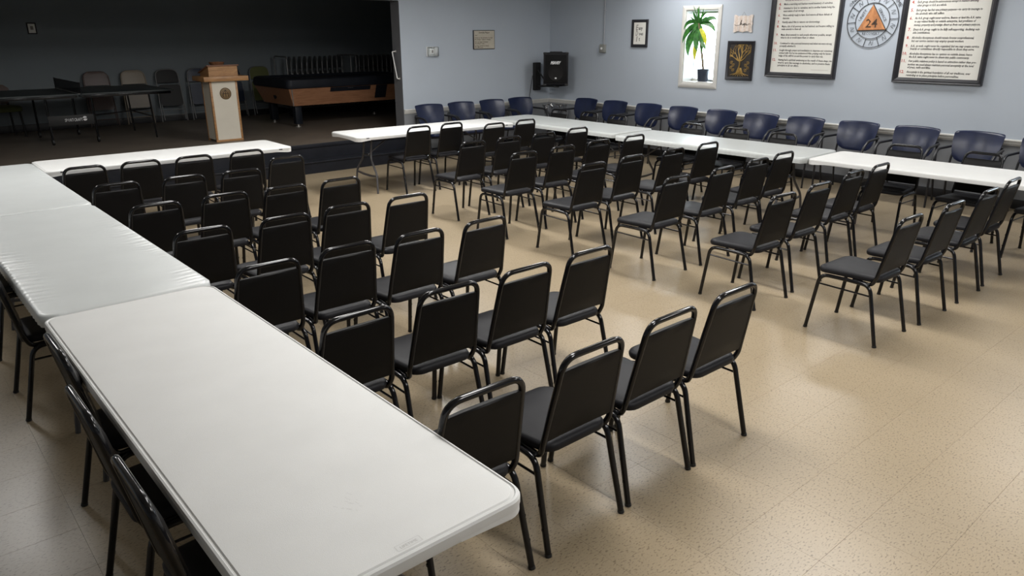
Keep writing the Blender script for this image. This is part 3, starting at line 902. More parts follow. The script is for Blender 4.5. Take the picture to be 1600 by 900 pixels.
sl = [('4.', 'Made a searching and fearless moral inventory of ourselves.', .690), ('5.', 'Admitted to God, to ourselves, and to another human being the', .725), ('', 'exact nature of our wrongs.', .305),
      ('6.', 'Were entirely ready to have God remove all these defects of', .700), ('', 'character.', .105), ('7.', 'Humbly asked Him to remove our shortcomings.', .545),
      ('8.', 'Made a list of all persons we had harmed, and became willing to', .745), ('', 'make amends to them all.', .290), ('9.', 'Made direct amends to such people wherever possible, except', .725), ('', 'when to do so would injure them or others.', .500),
      ('10.', 'Continued to take personal inventory and when we were wrong', .745), ('', 'promptly admitted it.', .240), ('11.', 'Sought through prayer and meditation to improve our conscious', .765), ('', 'contact with God as we understood Him, praying only for know-', .755), ('', 'ledge of His will for us and the power to carry that out.', .645),
      ('12.', 'Having had a spiritual awakening as the result of these steps, we', .775), ('', 'tried to carry this message to alcoholics, and to practice these', .755), ('', 'principles in all our affairs.', .315)]
lines = [(n, s, 4.478, z, w) for (n, s, w), z in zip(sl, zl)]
lines.append(('', 'sought through prayer of God as we understood Him.'[-26:], 4.478, 2.345, .35))
p1 = poster('large black framed poster of numbered steps, left of the triangle ornament', 3.632, 4.648, 1.346, 2.62, lines, 4.515, 0.036, 0.0)
MB().box(4.14 - 3.98, 4.14 - 3.735, -0.0153, -0.0150, 1.452 - 1.983, 1.4545 - 1.983).build('rule_line', 'ink_grey', p1)
zr = [2.271, 2.233, 2.18, 2.141, 2.09, 2.052, 2.013, 1.961, 1.925, 1.868, 1.831, 1.774, 1.741, 1.684, 1.648, 1.599, 1.559, 1.526, 1.472, 1.434]
sr = [('4.', 'Each group should be autonomous except in matters affecting', .715), ('', 'other groups or A.A. as a whole.', .355), ('5.', 'Each group has but one primary purpose\u2014to carry its message to', .775), ('', 'the alcoholic who still suffers.', .345),
      ('6.', 'An A.A. group ought never endorse, finance or lend the A.A. name', .775), ('', 'to any related facility or outside enterprise, lest problems of', .725), ('', 'money, property and prestige divert us from our primary purpose.', .780),
      ('7.', 'Every A.A. group ought to be fully self-supporting, declining out-', .785), ('', 'side contributions.', .215), ('8.', 'Alcoholics Anonymous should remain forever nonprofessional,', .740), ('', 'but our service centers may employ special workers.', .630),
      ('9.', 'A.A., as such, ought never be organized; but we may create service', .815), ('', 'boards or committees directly responsible to those they serve.', .765), ('10.', 'Alcoholics Anonymous has no opinion on outside issues; hence', .755), ('', 'the A.A. name ought never be drawn into public controversy.', .725),
      ('11.', 'Our public relations policy is based on attraction rather than pro-', .815), ('', 'motion; we need always maintain personal anonymity at the level', .795), ('', 'of press, radio and films.', .290), ('12.', 'Anonymity is the spiritual foundation of all our traditions, ever', .775), ('', 'reminding us to place principles before personalities.', .645)]
k_ = 0.72 / 0.775
lines = [(n, s, 2.735, z, w * k_) for (n, s, w), z in zip(sr, zr)]
poster('large black framed poster of numbered traditions, right of the triangle ornament', 1.872, 2.885, 1.344, 2.62, lines, 2.760, 0.037, 0.25)

# -- wire ring ornament with wooden triangle
t = on_right('wall_ornament', 'round black wire ornament with a wooden triangle numbered 24', 'wall ornament', 3.245, 2.065)
def circ(r, n=48, y=-0.012): return [(r * math.cos(2 * PI * k / n), y, r * math.sin(2 * PI * k / n)) for k in range(n)]
MB().tube(circ(0.318), 0.0045, 6, True).build('outer_ring', 'orn_black', t)
MB().tube(circ(0.212), 0.0045, 6, True).build('inner_ring', 'orn_black', t)
for k in range(10):
    a = 2 * PI * k / 10 + 0.08
    MB().tube([(0.212 * math.cos(a), -0.012, 0.212 * math.sin(a)), (0.318 * math.cos(a), -0.012, 0.318 * math.sin(a))], 0.0035, 6).build('spoke', 'orn_black', t)
    a += PI / 10
    q = []
    for i in range(15):
        u = -1 + 2 * i / 14
        q.append(((0.265 + 0.026 * math.sin(u * 4.2)) * math.cos(a + u * 0.10), -0.010, (0.265 + 0.026 * math.sin(u * 4.2)) * math.sin(a + u * 0.10)))
    MB().tube(q, 0.0022, 5).build('scroll', 'orn_black', t)
TA, TB2, TC = (-0.011, 0.187), (-0.170, -0.113), (0.178, -0.105)
def tri(s, y): 
    c = (sum(p[0] for p in (TA, TB2, TC)) / 3, sum(p[1] for p in (TA, TB2, TC)) / 3)
    return [(c[0] + (p[0] - c[0]) * s, y, c[1] + (p[1] - c[1]) * s) for p in (TB2, TC, TA)]
MB().rings([tri(1, -0.004), tri(1, -0.020), tri(0.96, -0.024)]).build('triangle_panel', 'tri_wood', t)
MB().rings([tri(1.05, -0.002), tri(1.05, -0.014), tri(1.0, -0.014), tri(1.0, -0.002)], False, False).build('triangle_rim', 'orn_black', t)
m = MB()
vs, fs = text_geo('24', 0.145, 0.145, align='CENTER', bold=0.002)
m.add([(0.0 + v[0], -0.0245, -0.078 + v[1]) for v in vs], fs)
m.build('numerals', 'ink_brown', t)
def arc_text(body, ox, oz, ang, size, parent):
    m = MB()
    vs, fs = text_geo(body, size, None, align='CENTER')
    ca, sa = math.cos(ang), math.sin(ang)
    m.add([(ox + v[0] * ca - v[1] * sa, -0.012, oz + v[0] * sa + v[1] * ca) for v in vs], fs)
    o = m.build('lettering', 'orn_black', parent); o['kind'] = 'stuff'
arc_text('UNITY', -0.115, 0.060, math.atan2(0.30, 0.159), 0.052, t)
arc_text('SERVICE', 0.100, 0.062, -math.atan2(0.292, 0.189), 0.050, t)
arc_text('RECOVERY', 0.0, -0.165, 0.02, 0.045, t)
for (body, a0) in (('ONE', 2.45), ('DAY', 1.85), ('AT A', 1.25), ('TIME', 0.65)):
    arc_text(body, 0.335 * math.cos(a0), 0.335 * math.sin(a0), a0 - PI / 2, 0.062, t)

# -- easy-does-it picture
t = on_right('framed_picture', 'small black framed white picture of lettering between conduit and window', 'picture', 6.988, 1.919)
w, h = 0.335, 0.425
frame_ring(w, h, [(0, 0), (0, 0.018), (0.006, 0.024), (0.025, 0.020), (0.045, 0.012), (0.047, 0)]).build('frame', 'frame_blk', t)
MB().box(-w / 2 + 0.044, w / 2 - 0.044, -0.011, -0.003, -h / 2 + 0.044, h / 2 - 0.044).build('paper_sheet', 'paper', t)
letters(t, [('asy', -0.025, 0.055, 0.078, 0.085, 0, 'LEFT'), ('oes', -0.012, -0.028, 0.078, 0.085, 0, 'LEFT'), ('t', -0.010, -0.115, 0.085, 0.024, 0, 'LEFT')], 'ink', 0.0115)
letters(t, [('E', -0.085, 0.052, 0.115, 0.05, 0.15, 'LEFT'), ('D', -0.085, -0.035, 0.115, 0.055, 0.15, 'LEFT'), ('I', -0.075, -0.125, 0.115, 0.03, 0.15, 'LEFT')], 'ink_grey', 0.0116, 'initial_letters')

# -- hope plaque
t = on_right('wall_plaque', 'scalloped whitewashed plank sign reading hope above the golden tree picture', 'sign', 5.091, 2.050)
def scallop():
    q = [(0, .106), (.04, .106), (.075, .103), (.10, .108), (.125, .120), (.145, .120), (.156, .110), (.153, .085), (.142, .055), (.142, .030), (.152, .012), (.156, 0), (.152, -.012), (.142, -.030), (.142, -.055), (.153, -.085), (.156, -.110), (.145, -.120), (.125, -.120), (.095, -.106), (.06, -.101), (.03, -.107)]
    return q + [(0, -.122)] + [(-x, z) for x, z in q[:0:-1]]
sc = scallop()
MB().rings([[(x * f, -q, z * f) for x, z in sc] for f, q in ((0.985, 0.001), (1.0, 0.004), (1.0, 0.011), (0.99, 0.013))]).build('backing_board', 'plank2', t)
edges = [-0.162, -0.125, -0.088, -0.052, -0.018, 0.020, 0.055, 0.092, 0.126, 0.162]
def zlim(x):
    hi = max((z for xx, z in sc if abs(xx - x) < 0.012), default=0.1); return hi * 0.97
for k in range(9):
    a, b = edges[k] + 0.001, edges[k + 1] - 0.001
    hh = min(zlim(a * 0.98), zlim(b * 0.98), zlim((a + b) / 2)) - (0.004 if 0 < k < 8 else 0.012)
    a, b = max(a, -0.150), min(b, 0.150)
    MB().cbox(a, b, -0.0155, -0.0125, -hh, hh, 0.001).build('plank', 'plank1' if k % 2 else 'plank2', t)
hp = [(-0.135, -0.012), (-0.10, -0.026), (-0.05, -0.014), (-0.030, 0.040), (-0.022, 0.048), (-0.030, 0.010), (-0.038, -0.022), (-0.022, 0.0), (-0.012, 0.0), (-0.010, -0.020), (0.004, -0.012), (0.012, 0.0), (0.022, -0.008), (0.014, -0.022), (0.010, -0.008), (0.030, 0.0), (0.022, -0.055), (0.032, -0.002), (0.046, 0.0), (0.044, -0.020), (0.058, -0.012), (0.066, 0.0), (0.058, -0.018), (0.075, -0.020), (0.10, -0.002), (0.135, -0.016)]
sm = []
for i in range(len(hp) - 1):
    p0 = hp[max(0, i - 1)]; p1 = hp[i]; p2 = hp[i + 1]; p3 = hp[min(len(hp) - 1, i + 2)]
    for k in range(4):
        u = k / 4
        f = lambda a, b, c, d: 0.5 * (2 * b + (c - a) * u + (2 * a - 5 * b + 4 * c - d) * u * u + (3 * b - a - 3 * c + d) * u ** 3)
        sm.append((f(p0[0], p1[0], p2[0], p3[0]), -0.0162, f(p0[1], p1[1], p2[1], p3[1])))
MB().tube(sm, 0.0028, 5).build('script_word', 'ink', t)
MB().tube([(-0.035, -0.006, 0.108), (0.0, -0.006, 0.155), (0.035, -0.006, 0.108)], 0.0018, 5).build('hanging_wire', 'ink_grey', t)

# -- golden tree picture
t = on_right('framed_picture', 'black framed picture of a golden tree beneath the hope sign', 'picture', 5.090, 1.543)
w, h = 0.440, 0.545
frame_ring(w, h, [(0, 0), (0, 0.022), (0.006, 0.028), (0.030, 0.022), (0.042, 0.016), (0.044, 0)]).build('frame', 'frame_blk', t)
MB().box(-w / 2 + 0.041, w / 2 - 0.041, -0.012, -0.003, -h / 2 + 0.041, h / 2 - 0.041).build('canvas', 'canvas', t)
rg = random.Random(5)
gm = MB()
def clampc(x, z): return max(-0.168, min(0.168, x)), max(-0.222, min(0.222, z))
def branch(x, z, a, L, r, d):
    n = 5; pts = [(x, -0.0135, z)]; rs = [r]
    for k in range(n):
        a += rg.uniform(-0.28, 0.28)
        x += math.cos(a) * L / n; z += math.sin(a) * L / n
        x, z = clampc(x, z)
        pts.append((x, -0.0135, z)); rs.append(r * (1 - 0.45 * (k + 1) / n))
    gm.tube(pts, rs, 5, sx=1.0)
    if d > 0:
        for q in range(3 if d > 1 else 2):
            branch(x, z, a + rg.uniform(-0.85, 0.85), L * rg.uniform(0.55, 0.8), r * 0.55, d - 1)
for k in range(9):
    branch(rg.uniform(-0.012, 0.02), -0.005, PI * (0.06 + 0.88 * k / 8) , rg.uniform(0.10, 0.16), 0.0075, 2)
gm.tube([(0.01, -0.0135, -0.16), (0.0, -0.0135, -0.10), (0.008, -0.0135, -0.05), (0.005, -0.0135, 0.01)], [0.030, 0.024, 0.021, 0.022], 7, sx=0.25)
for k in range(8):
    u = -1 + 2 * k / 7
    gm.tube([(0.008 + u * 0.020, -0.0135, -0.10), (0.008 + u * 0.055, -0.0135, -0.175), (0.008 + u * 0.15, -0.0135, -0.222 + 0.02 * abs(u))], [0.008, 0.006, 0.003], 5)
for s in (-1, 1):
    for k in range(4):
        c = (s * (0.10 + 0.035 * (k % 2)), -0.135 + 0.035 * k)
        sp = [(c[0] + s * (0.004 + 0.0018 * i) * math.cos(i * 0.8) * 1.2, -0.0135, c[1] + (0.004 + 0.0018 * i) * math.sin(i * 0.8)) for i in range(12)]
        gm.tube(sp, 0.0032, 5)
go = gm.build('golden_tree', 'gold', t, 60); go['kind'] = 'stuff'

# -- serenity prayer plaque on the end wall
t = on_back('wall_plaque', 'small tan prayer plaque with dark edge above the navy armchairs', 'plaque', 7.147, 1.826)
w, h = 0.460, 0.308
MB().cbox(-w / 2, w / 2, -0.022, 0, -h / 2, h / 2, 0.006).build('board', 'frame_blk', t)
MB().box(-w / 2 + 0.012, w / 2 - 0.010, -0.0228, -0.0215, -h / 2 + 0.010, h / 2 - 0.010).build('face_sheet', 'parch', t)
pl = [('God', -0.205, 0.062, .050), ('Grant me the serenity to accept', -0.205, 0.024, .385), ('the things I cannot change;', -0.205, -0.004, .345), ('the courage to change', -0.205, -0.042, .285), ('the things I can;', -0.205, -0.068, .205), ('and the wisdom to know', -0.205, -0.106, .300), ('the difference.', -0.205, -0.131, .180)]
letters(t, [('Serenity Prayer', -0.118, 0.103, 0.036, 0.235, 0.1, 'LEFT')] + [(s, x, z, 0.027, wd, 0.15, 'LEFT') for s, x, z, wd in pl], 'ink_brown', 0.0235)

# -- thermostat under a clear guard
t = on_back('thermostat', 'white thermostat under a clear plastic guard on the end wall', 'thermostat', 6.07, 1.654)
MB().cbox(-0.10, 0.10, -0.012, 0, -0.075, 0.075, 0.004).build('base_plate', 'plastic_white', t)
th = MB().cbox(-0.055, 0.030, -0.032, -0.012, -0.045, 0.045, 0.008).build('body', 'plastic_white', t)
MB().box(-0.018, 0.012, -0.0335, -0.0322, -0.02, 0.022).build('display', 'ink_grey', th)
MB().cbox(0.030, 0.095, -0.055, -0.012, -0.07, 0.07, 0.008).build('guard_end', 'plastic_white', t)
MB().cbox(-0.097, 0.097, -0.070, -0.013, -0.072, 0.072, 0.008).build('guard', 'clear', t)

# -- conduit and switch box on the right wall
t = on_right('switch_box', 'square metal switch box at the foot of a wall conduit', 'switch box', 7.770, 1.677)
MB().cbox(-0.062, 0.062, -0.045, 0, -0.068, 0.068, 0.006).build('box', 'metal_box', t)
MB().cbox(-0.054, 0.054, -0.049, -0.045, -0.060, 0.060, 0.002).build('cover_plate', 'metal_box', t)
MB().lathe([(0.018, 0), (0.018, 0.012), (0.013, 0.016)], 16, (0, -0.065, 0.0), axis='y').build('knob', 'white_paint', t)
MB().tube([(0.022, -0.02, 0.068), (0.022, -0.02, CEIL - 1.678)], 0.0095, 10).build('conduit', 'conduit', t)
MB().cbox(0.006, 0.038, -0.032, 0, 0.60, 0.615, 0.002).build('strap', 'conduit', t)

# -- loudspeaker on its bracket in the far right corner
SA = -math.radians(44.5)
t = thing('loudspeaker', 'black loudspeaker with white lettering in the far right corner', 'loudspeaker', (8.335, 8.555, 1.065), SA)
# local: front faces -y
pl_ = [(-0.215, -0.17), (0.215, -0.17), (0.165, 0.15), (-0.165, 0.15)]
def spk(s, z): return [(x * s, y * s, z) for x, y in pl_]
MB().rings([spk(0.97, 0.0), spk(1.0, 0.012), spk(1.0, 0.528), spk(0.97, 0.540)]).build('cabinet', 'spk', t)
MB().cbox(-0.185, 0.185, -0.180, -0.168, 0.035, 0.505, 0.006).build('grille', 'grille', t)
m = MB().lathe([(0.135, 0), (0.135, -0.004), (0.128, -0.006), (0.122, -0.003), (0.06, -0.001), (0.03, -0.003)], 28, (0, -0.1802, 0.205), axis='y')
m.build('woofer_outline', 'cone', t)
vs, fs = text_geo('PEAVEY', 0.065, 0.180, 0.35, 'CENTER', bold=0.003)
o = MB().add([(v[0] - 0.01, -0.1812, 0.352 + v[1]) for v in vs], fs).build('lettering', 'white_paint', t); o['kind'] = 'stuff'
MB().box(-0.016, 0.016, -0.1825, -0.180, 0.085, 0.128).build('badge', 'white_paint', t)
MB().cbox(-0.11, 0.11, -0.06, 0.08, 0.538, 0.556, 0.008).build('top_handle', 'rubber', t)
for s in (-1, 1):
    MB().cbox(s * 0.19 - 0.03, s * 0.19 + 0.03, -0.176, -0.12, -0.012, 0.022, 0.008).build('corner_guard', 'rubber', t)
    MB().cbox(s * 0.19 - 0.03, s * 0.19 + 0.03, -0.176, -0.12, 0.515, 0.548, 0.008).build('corner_guard', 'rubber', t)
t = thing('speaker_bracket', 'black wall bracket holding the corner loudspeaker', 'bracket', (8.345, YB - 0.0005, 0.94))
MB().cbox(-0.070, 0.070, -0.075, 0, 0.0, 0.485, 0.012).build('wall_plate', 'rubber', t)
MB().tube([(0, -0.06, 0.07), (0, -0.30, 0.085), (-0.01, -0.62, 0.095)], 0.018, 8).build('arm', 'rubber', t)
MB().tube([(0.0, -0.06, 0.36), (0.0, -0.34, 0.10)], 0.013, 8).build('brace', 'rubber', t)
MB().cbox(-0.16, 0.13, -0.66, -0.42, 0.095, 0.112, 0.004).build('shelf', 'rubber', t)
t = MB().tube(fillet([(8.266, YB - 0.01, 1.20), (8.20, YB - 0.008, 0.86), (8.165, YB - 0.035, 0.74), (8.15, YB - 0.02, 0.35), (8.15, YB - 0.02, 0.12)], 0.1, 4), 0.0045, 6).build('speaker_cable', 'rubber')
tag(t, 'thin black cable hanging down the end wall from the speaker bracket', 'cable')

# -- pull bar on the jamb of the stage opening
t = thing('pull_bar', 'white slanted pull bar on the jamb of the stage opening', 'handle', (OX1, 9.20, 1.25))
MB().tube(fillet([(-0.001, 0.055, 0.415), (-0.065, 0.055, 0.41), (-0.045, -0.025, 0.005), (-0.001, -0.025, 0.0)], 0.012, 4), 0.0085, 8).build('bar', 'plastic_white', t)
MB().lathe([(0.022, -0.008), (0.022, -0.001)], 12, (0, 0.055, 0.415), axis='x').build('mounting_plate', 'alu', t)
MB().lathe([(0.022, -0.008), (0.022, -0.001)], 12, (0, -0.025, 0.0), axis='x').build('mounting_plate', 'alu', t)

# -- plant on the window sill
t = thing('potted_plant', 'leafy green plant in a dark blue pot on the window sill', 'plant', (8.80, 5.785, 1.2105))
MB().lathe([(0.072, 0), (0.080, 0.02), (0.093, 0.165), (0.098, 0.170), (0.098, 0.190), (0.088, 0.190), (0.086, 0.165)], 24).build('pot', 'pot', t)
MB().lathe([(0.0862, 0.155), (0.0862, 0.168), (0.05, 0.174)], 20).build('soil', 'soil', t)
MB().lathe([(0.10, -0.0), (0.105, 0.006), (0.07, 0.007)], 20).build('saucer', 'plastic_white', t)
def WY(px): return 6.17 - (px + 2.5 - 1067.5) * 0.01138 - 5.785
def WZ(py): return 2.317 - (py - 9) * 0.009415 - 1.2105
stem = [(0.0, 0.0, 0.165), (-0.05, WY(1098), WZ(85)), (-0.10, WY(1096), WZ(60)), (-0.14, WY(1095), WZ(36))]
MB().tube(stem, [0.018, 0.017, 0.016, 0.014], 8).build('stem', 'stem', t)
def leaf(b, mid, tip, w, matname, xo=(0, 0, 0)):
    """b, mid, tip in photo pixels of the window plane; xo = offsets towards the room"""
    P = [Vector((-0.145 + xo[i] * 0.45, WY(p[0]), WZ(p[1]))) for i, p in enumerate((b, mid, tip))]
    n = 9; vs = []; fs = []; w *= 1.12
    for k in range(n):
        u = k / (n - 1)
        c = (1 - u) ** 2 * P[0] + 2 * u * (1 - u) * P[1] + u * u * P[2]
        d = (2 * (1 - u) * (P[1] - P[0]) + 2 * u * (P[2] - P[1])).normalized()
        side = d.cross(Vector((1, 0, 0)))
        side = side.normalized() if side.length > 1e-3 else Vector((0, 1, 0))
        side = (side + Vector((0.45, 0, 0))).normalized()
        ww = w * (math.sin(PI * (0.06 + 0.94 * u) ** 0.8)) ** 0.8 if u < 1 else 0.0005
        vs += [c - side * ww, c + Vector((0.006, 0, 0)), c + side * ww]
    for k in range(n - 1):
        a = k * 3
        fs += [(a, a + 1, a + 4, a + 3), (a + 1, a + 2, a + 5, a + 4)]
    # give the blade a thickness
    nv = len(vs)
    vs += [v + Vector((-0.0012, 0, 0)) for v in vs[:nv]]
    bf = [tuple(i + nv for i in reversed(f)) for f in fs]
    rim = []
    for k in range(n - 1):
        a = k * 3
        rim += [(a, a + 3, a + 3 + nv, a + nv), (a + 5, a + 2, a + 2 + nv, a + 5 + nv)]
    MB().add(vs, fs + bf + rim).build('leaf', matname, t, 80)
C0 = (1095, 36)
for (b, mi, ti, w, mt, xo) in [
    (C0, (1094, 22), (1095, 10.5), 0.030, 'leaf', (0, -0.02, -0.05)), (C0, (1088, 26), (1086, 17), 0.030, 'leaf', (0, -0.03, -0.06)), (C0, (1100, 28), (1102, 15), 0.030, 'leaf', (0, 0.0, -0.04)),
    (C0, (1089, 20), (1084.5, 9.5), 0.010, 'leaf', (0, 0.03, 0.0)), (C0, (1090, 33), (1083, 26), 0.016, 'leaf', (0, -0.04, -0.09)), (C0, (1104, 28), (1111, 26), 0.016, 'leaf', (0, -0.03, -0.06)),
    ((1097, 37), (1112, 24), (1121, 31), 0.034, 'leaf', (0.05, 0.06, 0.05)), (C0, (1113, 32), (1120, 50), 0.034, 'leaf', (0.03, 0.06, 0.07)), (C0, (1078, 27), (1074.5, 46), 0.026, 'leaf', (0, -0.06, -0.10)),
    (C0, (1076, 44), (1073.5, 66), 0.034, 'leaf', (0, -0.05, -0.09)), ((1095, 42), (1078, 62), (1084, 86), 0.046, 'leaf', (0, -0.07, -0.08)), ((1095, 44), (1092, 62), (1097, 79), 0.042, 'leaf', (0, -0.05, -0.05)),
    ((1096, 46), (1104, 56), (1102, 80), 0.034, 'leaf', (0, 0.03, 0.02)), ((1098, 44), (1107, 54), (1109, 71), 0.030, 'leaf_y', (0, 0.0, 0.0)), ((1098, 62), (1106, 68), (1110, 76), 0.024, 'leaf', (0, -0.02, -0.03)),
    ((1096, 62), (1091, 76), (1094, 93), 0.030, 'leaf_y', (0, -0.02, -0.03)), ((1095, 40), (1086, 44), (1086, 62), 0.026, 'leaf', (0, 0.03, 0.05)), (C0, (1097, 46), (1101, 58), 0.034, 'leaf', (0, 0.05, 0.06)),
    (C0, (1091, 40), (1089, 52), 0.028, 'leaf', (0, -0.06, -0.09)), ((1096, 30), (1093, 18), (1091, 13), 0.026, 'leaf', (0, 0.02, 0.0)), ((1096, 32), (1101, 22), (1106, 20), 0.022, 'leaf', (0, 0.02, 0.03))]:
    leaf(b, mi, ti, w, mt, xo)

# -- waste bin with a clear liner in the corner
t = thing('waste_bin', 'waste bin with a clear liner in the corner between navy armchairs', 'bin', (8.36, 8.60, 0))
MB().lathe([(0.125, 0), (0.13, 0.01), (0.160, 0.56), (0.166, 0.565), (0.166, 0.58), (0.155, 0.58), (0.150, 0.55)], 24).build('body', 'grey_steel', t)
m = MB(); rr = []
for (z, r, a) in ((0.50, 0.168, 0.004), (0.56, 0.175, 0.008), (0.64, 0.185, 0.016), (0.70, 0.20, 0.022), (0.68, 0.215, 0.02)):
    rr.append([((r + a * math.sin(k * 1.9 + z * 9)) * math.cos(2 * PI * k / 40), (r + a * math.sin(k * 1.9 + z * 9)) * math.sin(2 * PI * k / 40), z + a * 0.6 * math.cos(k * 2.7)) for k in range(40)])
m.rings(rr, False, False).build('liner', 'bag', t, 60)

# ================================================================== ON THE STAGE
# -- lectern
t = thing('lectern', 'cream lectern with oak corner posts and round emblem on the stage', 'lectern', (3.057, 10.20, STG))
W2, D2, HB = 0.207, 0.345, 0.885
MB().box(-W2 + 0.030, W2 - 0.030, 0.004, 0.014, 0.03, HB).build('front_panel', 'lect_white', t)
for s in (-1, 1):
    MB().box(min(s * (W2 - 0.006), s * (W2 - 0.016)), max(s * (W2 - 0.006), s * (W2 - 0.016)), 0.030, D2, 0.03, HB).build('side_panel', 'lect_white', t)
    MB().cbox(s * (W2 - 0.0155) - 0.0155, s * (W2 - 0.0155) + 0.0155, 0, 0.031, 0, HB, 0.003).build('corner_post', 'oak', t)
    MB().cbox(s * (W2 - 0.0155) - 0.0155, s * (W2 - 0.0155) + 0.0155, D2 - 0.031, D2, 0, HB, 0.003).build('corner_post', 'oak', t)
MB().cbox(-W2, W2, -0.004, 0.006, 0, 0.030, 0.002).build('kick_rail', 'oak', t)
MB().cbox(-0.305, 0.360, -0.075, 0.42, HB, HB + 0.068, 0.004).build('ledge', 'oak', t)
m = MB()
zt, zb_ = HB + 0.068, HB + 0.215
m.rings([[(-0.200, -0.005, z0), (0.232, -0.005, z0), (0.232, 0.36, z1), (-0.200, 0.36, z1)] for z0, z1 in ((zt, zt), (zb_, zb_ - 0.10))])
m.build('desk_box', 'oak', t)
m = MB().rings([[(-0.225, -0.03, zb_ + a), (0.250, -0.03, zb_ + a), (0.250, 0.38, zb_ - 0.112 + a), (-0.225, 0.38, zb_ - 0.112 + a)] for a in (0.001, 0.016)])
m.build('desk_top', 'oak_dark', t)
em = MB().lathe([(0.086, 0.0), (0.086, -0.005), (0.082, -0.007)], 32, (0.014, 0.004, 0.703), axis='y').build('emblem', 'emblem', t)
def estroke(pts, r=0.0035): MB().tube([(0.014 + x * 1.4, -0.0040, 0.703 + z * 1.4) for x, z in pts], r * 1.3, 5).build('emblem_mark', 'ink_brown', em)
estroke([(0.056 * math.cos(2 * PI * k / 32), 0.056 * math.sin(2 * PI * k / 32)) for k in range(33)], 0.003)
estroke([(0.040 * math.cos(2 * PI * k / 32), 0.040 * math.sin(2 * PI * k / 32)) for k in range(33)], 0.002)
estroke([(-0.030, -0.034), (-0.022, 0.012), (0, 0.038), (0.022, 0.012), (0.030, -0.034)])
estroke([(0, 0.038), (0, -0.034)]); estroke([(-0.034, 0.0), (0.034, 0.0)])
b = MB().lathe([(0.05, 0.0), (0.085, 0.012), (0.105, 0.04), (0.110, 0.062), (0.102, 0.062), (0.08, 0.02)], 24).build('wooden_bowl', 'oak_dark')
b.location = (3.05, 10.36, STG + HB + 0.205); tag(b, 'dark brown bowl on top of the lectern', 'bowl')

# -- pool table
t = thing('pool_table', 'coin operated pool table with walnut sides and black top on stage', 'pool table', (4.43, 10.98, STG))
PL, PW = 2.55, 1.42
zt, zb_ = 0.655, 0.365
def apron(x, y, z): 
    f = (zt - z) / (zt - zb_) * 0.10
    return x, y
m = MB()
def ap(f, z): return [(f, f, z), (PL - f, f, z), (PL - f, PW - f, z), (f, PW - f, z)]
m.rings([ap(0.11, zb_), ap(0.0, zt)])
m.build('apron', 'pool_wood', t)
# rail and cloth top
m = MB()
def rl(o, z, r=0.09): return [(x + PL / 2, y + PW / 2, z) for x, y in rrect(PL / 2 + o, PW / 2 + o, r, 5)]
m.rings([rl(0.0, zt + 0.001), rl(0.03, zt + 0.012), rl(0.038, zt + 0.06), rl(0.02, zt + 0.145), rl(-0.02, zt + 0.165), rl(-0.12, zt + 0.165), rl(-0.15, zt + 0.13)])
m.build('top_rail', 'pool_black', t, 40)
# aluminium corner strips follow the raked corner
for (cx, cy, dx, dy) in ((0, 0, 1, 1), (PL, 0, -1, 1), (0, PW, 1, -1), (PL, PW, -1, -1)):
    MB().tube([(cx + dx * 0.115, cy + dy * 0.112 - dy * 0.003, zb_ + 0.002), (cx + dx * 0.055, cy - dy * 0.004, zt - 0.002)], 0.011, 4).build('corner_trim', 'alu', t)
for (cx, cy) in ((0.22, 0.22), (PL - 0.22, 0.22), (0.22, PW - 0.22), (PL - 0.22, PW - 0.22)):
    lg = MB().cbox(cx - 0.06, cx + 0.06, cy - 0.06, cy + 0.06, 0.05, zb_, 0.006).build('leg', 'pool_black', t)
    MB().lathe([(0.045, 0), (0.045, 0.012), (0.018, 0.016), (0.018, 0.05)], 14, (cx, cy, 0)).build('leveller', 'alu', lg)
def on_front(x0, x1, z0, z1, name, mt):
    def yy(z): return (zt - z) / (zt - zb_) * 0.11 - 0.006
    MB().rings([[(x0, yy(z) + a, z) for a in (0, 0.012)] + [(x1, yy(z) + a, z) for a in (0.012, 0)] for z in (z0, z1)]).build(name, mt, t)
on_front(0.78, 1.58, zt - 0.075, zt - 0.002, 'ball_window', 'pool_black')
on_front(1.70, 1.93, zb_ + 0.055, zt - 0.002, 'coin_box', 'pool_black')
on_front(1.12, 1.22, zt - 0.028, zt - 0.022, 'latch', 'alu')
o = MB().lathe([(0.055, -0.004), (0.055, 0.006)], 20, (0.055, 0.70, (zt + zb_) / 2), axis='x').build('side_badge', 'pool_black', t)

# -- table tennis table
t = thing('table_tennis_table', 'dark folding table tennis table with net on the left of the stage', 'table tennis table', (0.03, 11.22, STG))
LX, LY, LZ = 2.61, 1.525, 0.735
for (a, b) in ((0, LX / 2 - 0.003), (LX / 2 + 0.003, LX)):
    top = MB().cbox(a, b, 0, LY, LZ - 0.022, LZ, 0.002).build('half_top', 'pp_top', t)
    MB().box(a, b, 0.0, 0.018, LZ, LZ + 0.0006).build('edge_line', 'white_paint', top) if False else None
    MB().cbox(a + 0.03, b - 0.03, 0.03, 0.055, LZ - 0.060, LZ - 0.022, 0.002).build('edge_rail', 'blk_metal', top)
NX = LX / 2
MB().box(NX - 0.0015, NX + 0.0015, -0.10, LY + 0.10, LZ + 0.005, LZ + 0.150).build('net', 'net', t)
MB().box(NX - 0.003, NX + 0.003, -0.10, LY + 0.10, LZ + 0.148, LZ + 0.160).build('net_tape', 'rubber', t)
MB().box(NX - 0.020, NX + 0.020, 0.0, LY, LZ + 0.0002, LZ + 0.003).build('centre_strip', 'alu', t)
for y in (-0.10, LY + 0.10):
    MB().tube([(NX, y, LZ - 0.03), (NX, y, LZ + 0.165)], 0.008, 8).build('net_post', 'blk_metal', t)
    MB().box(NX - 0.02, NX + 0.02, min(y, y + (0.12 if y < 0 else -0.12)), max(y, y + (0.12 if y < 0 else -0.12)), LZ - 0.036, LZ - 0.0225).build('net_clamp', 'blk_metal', t)
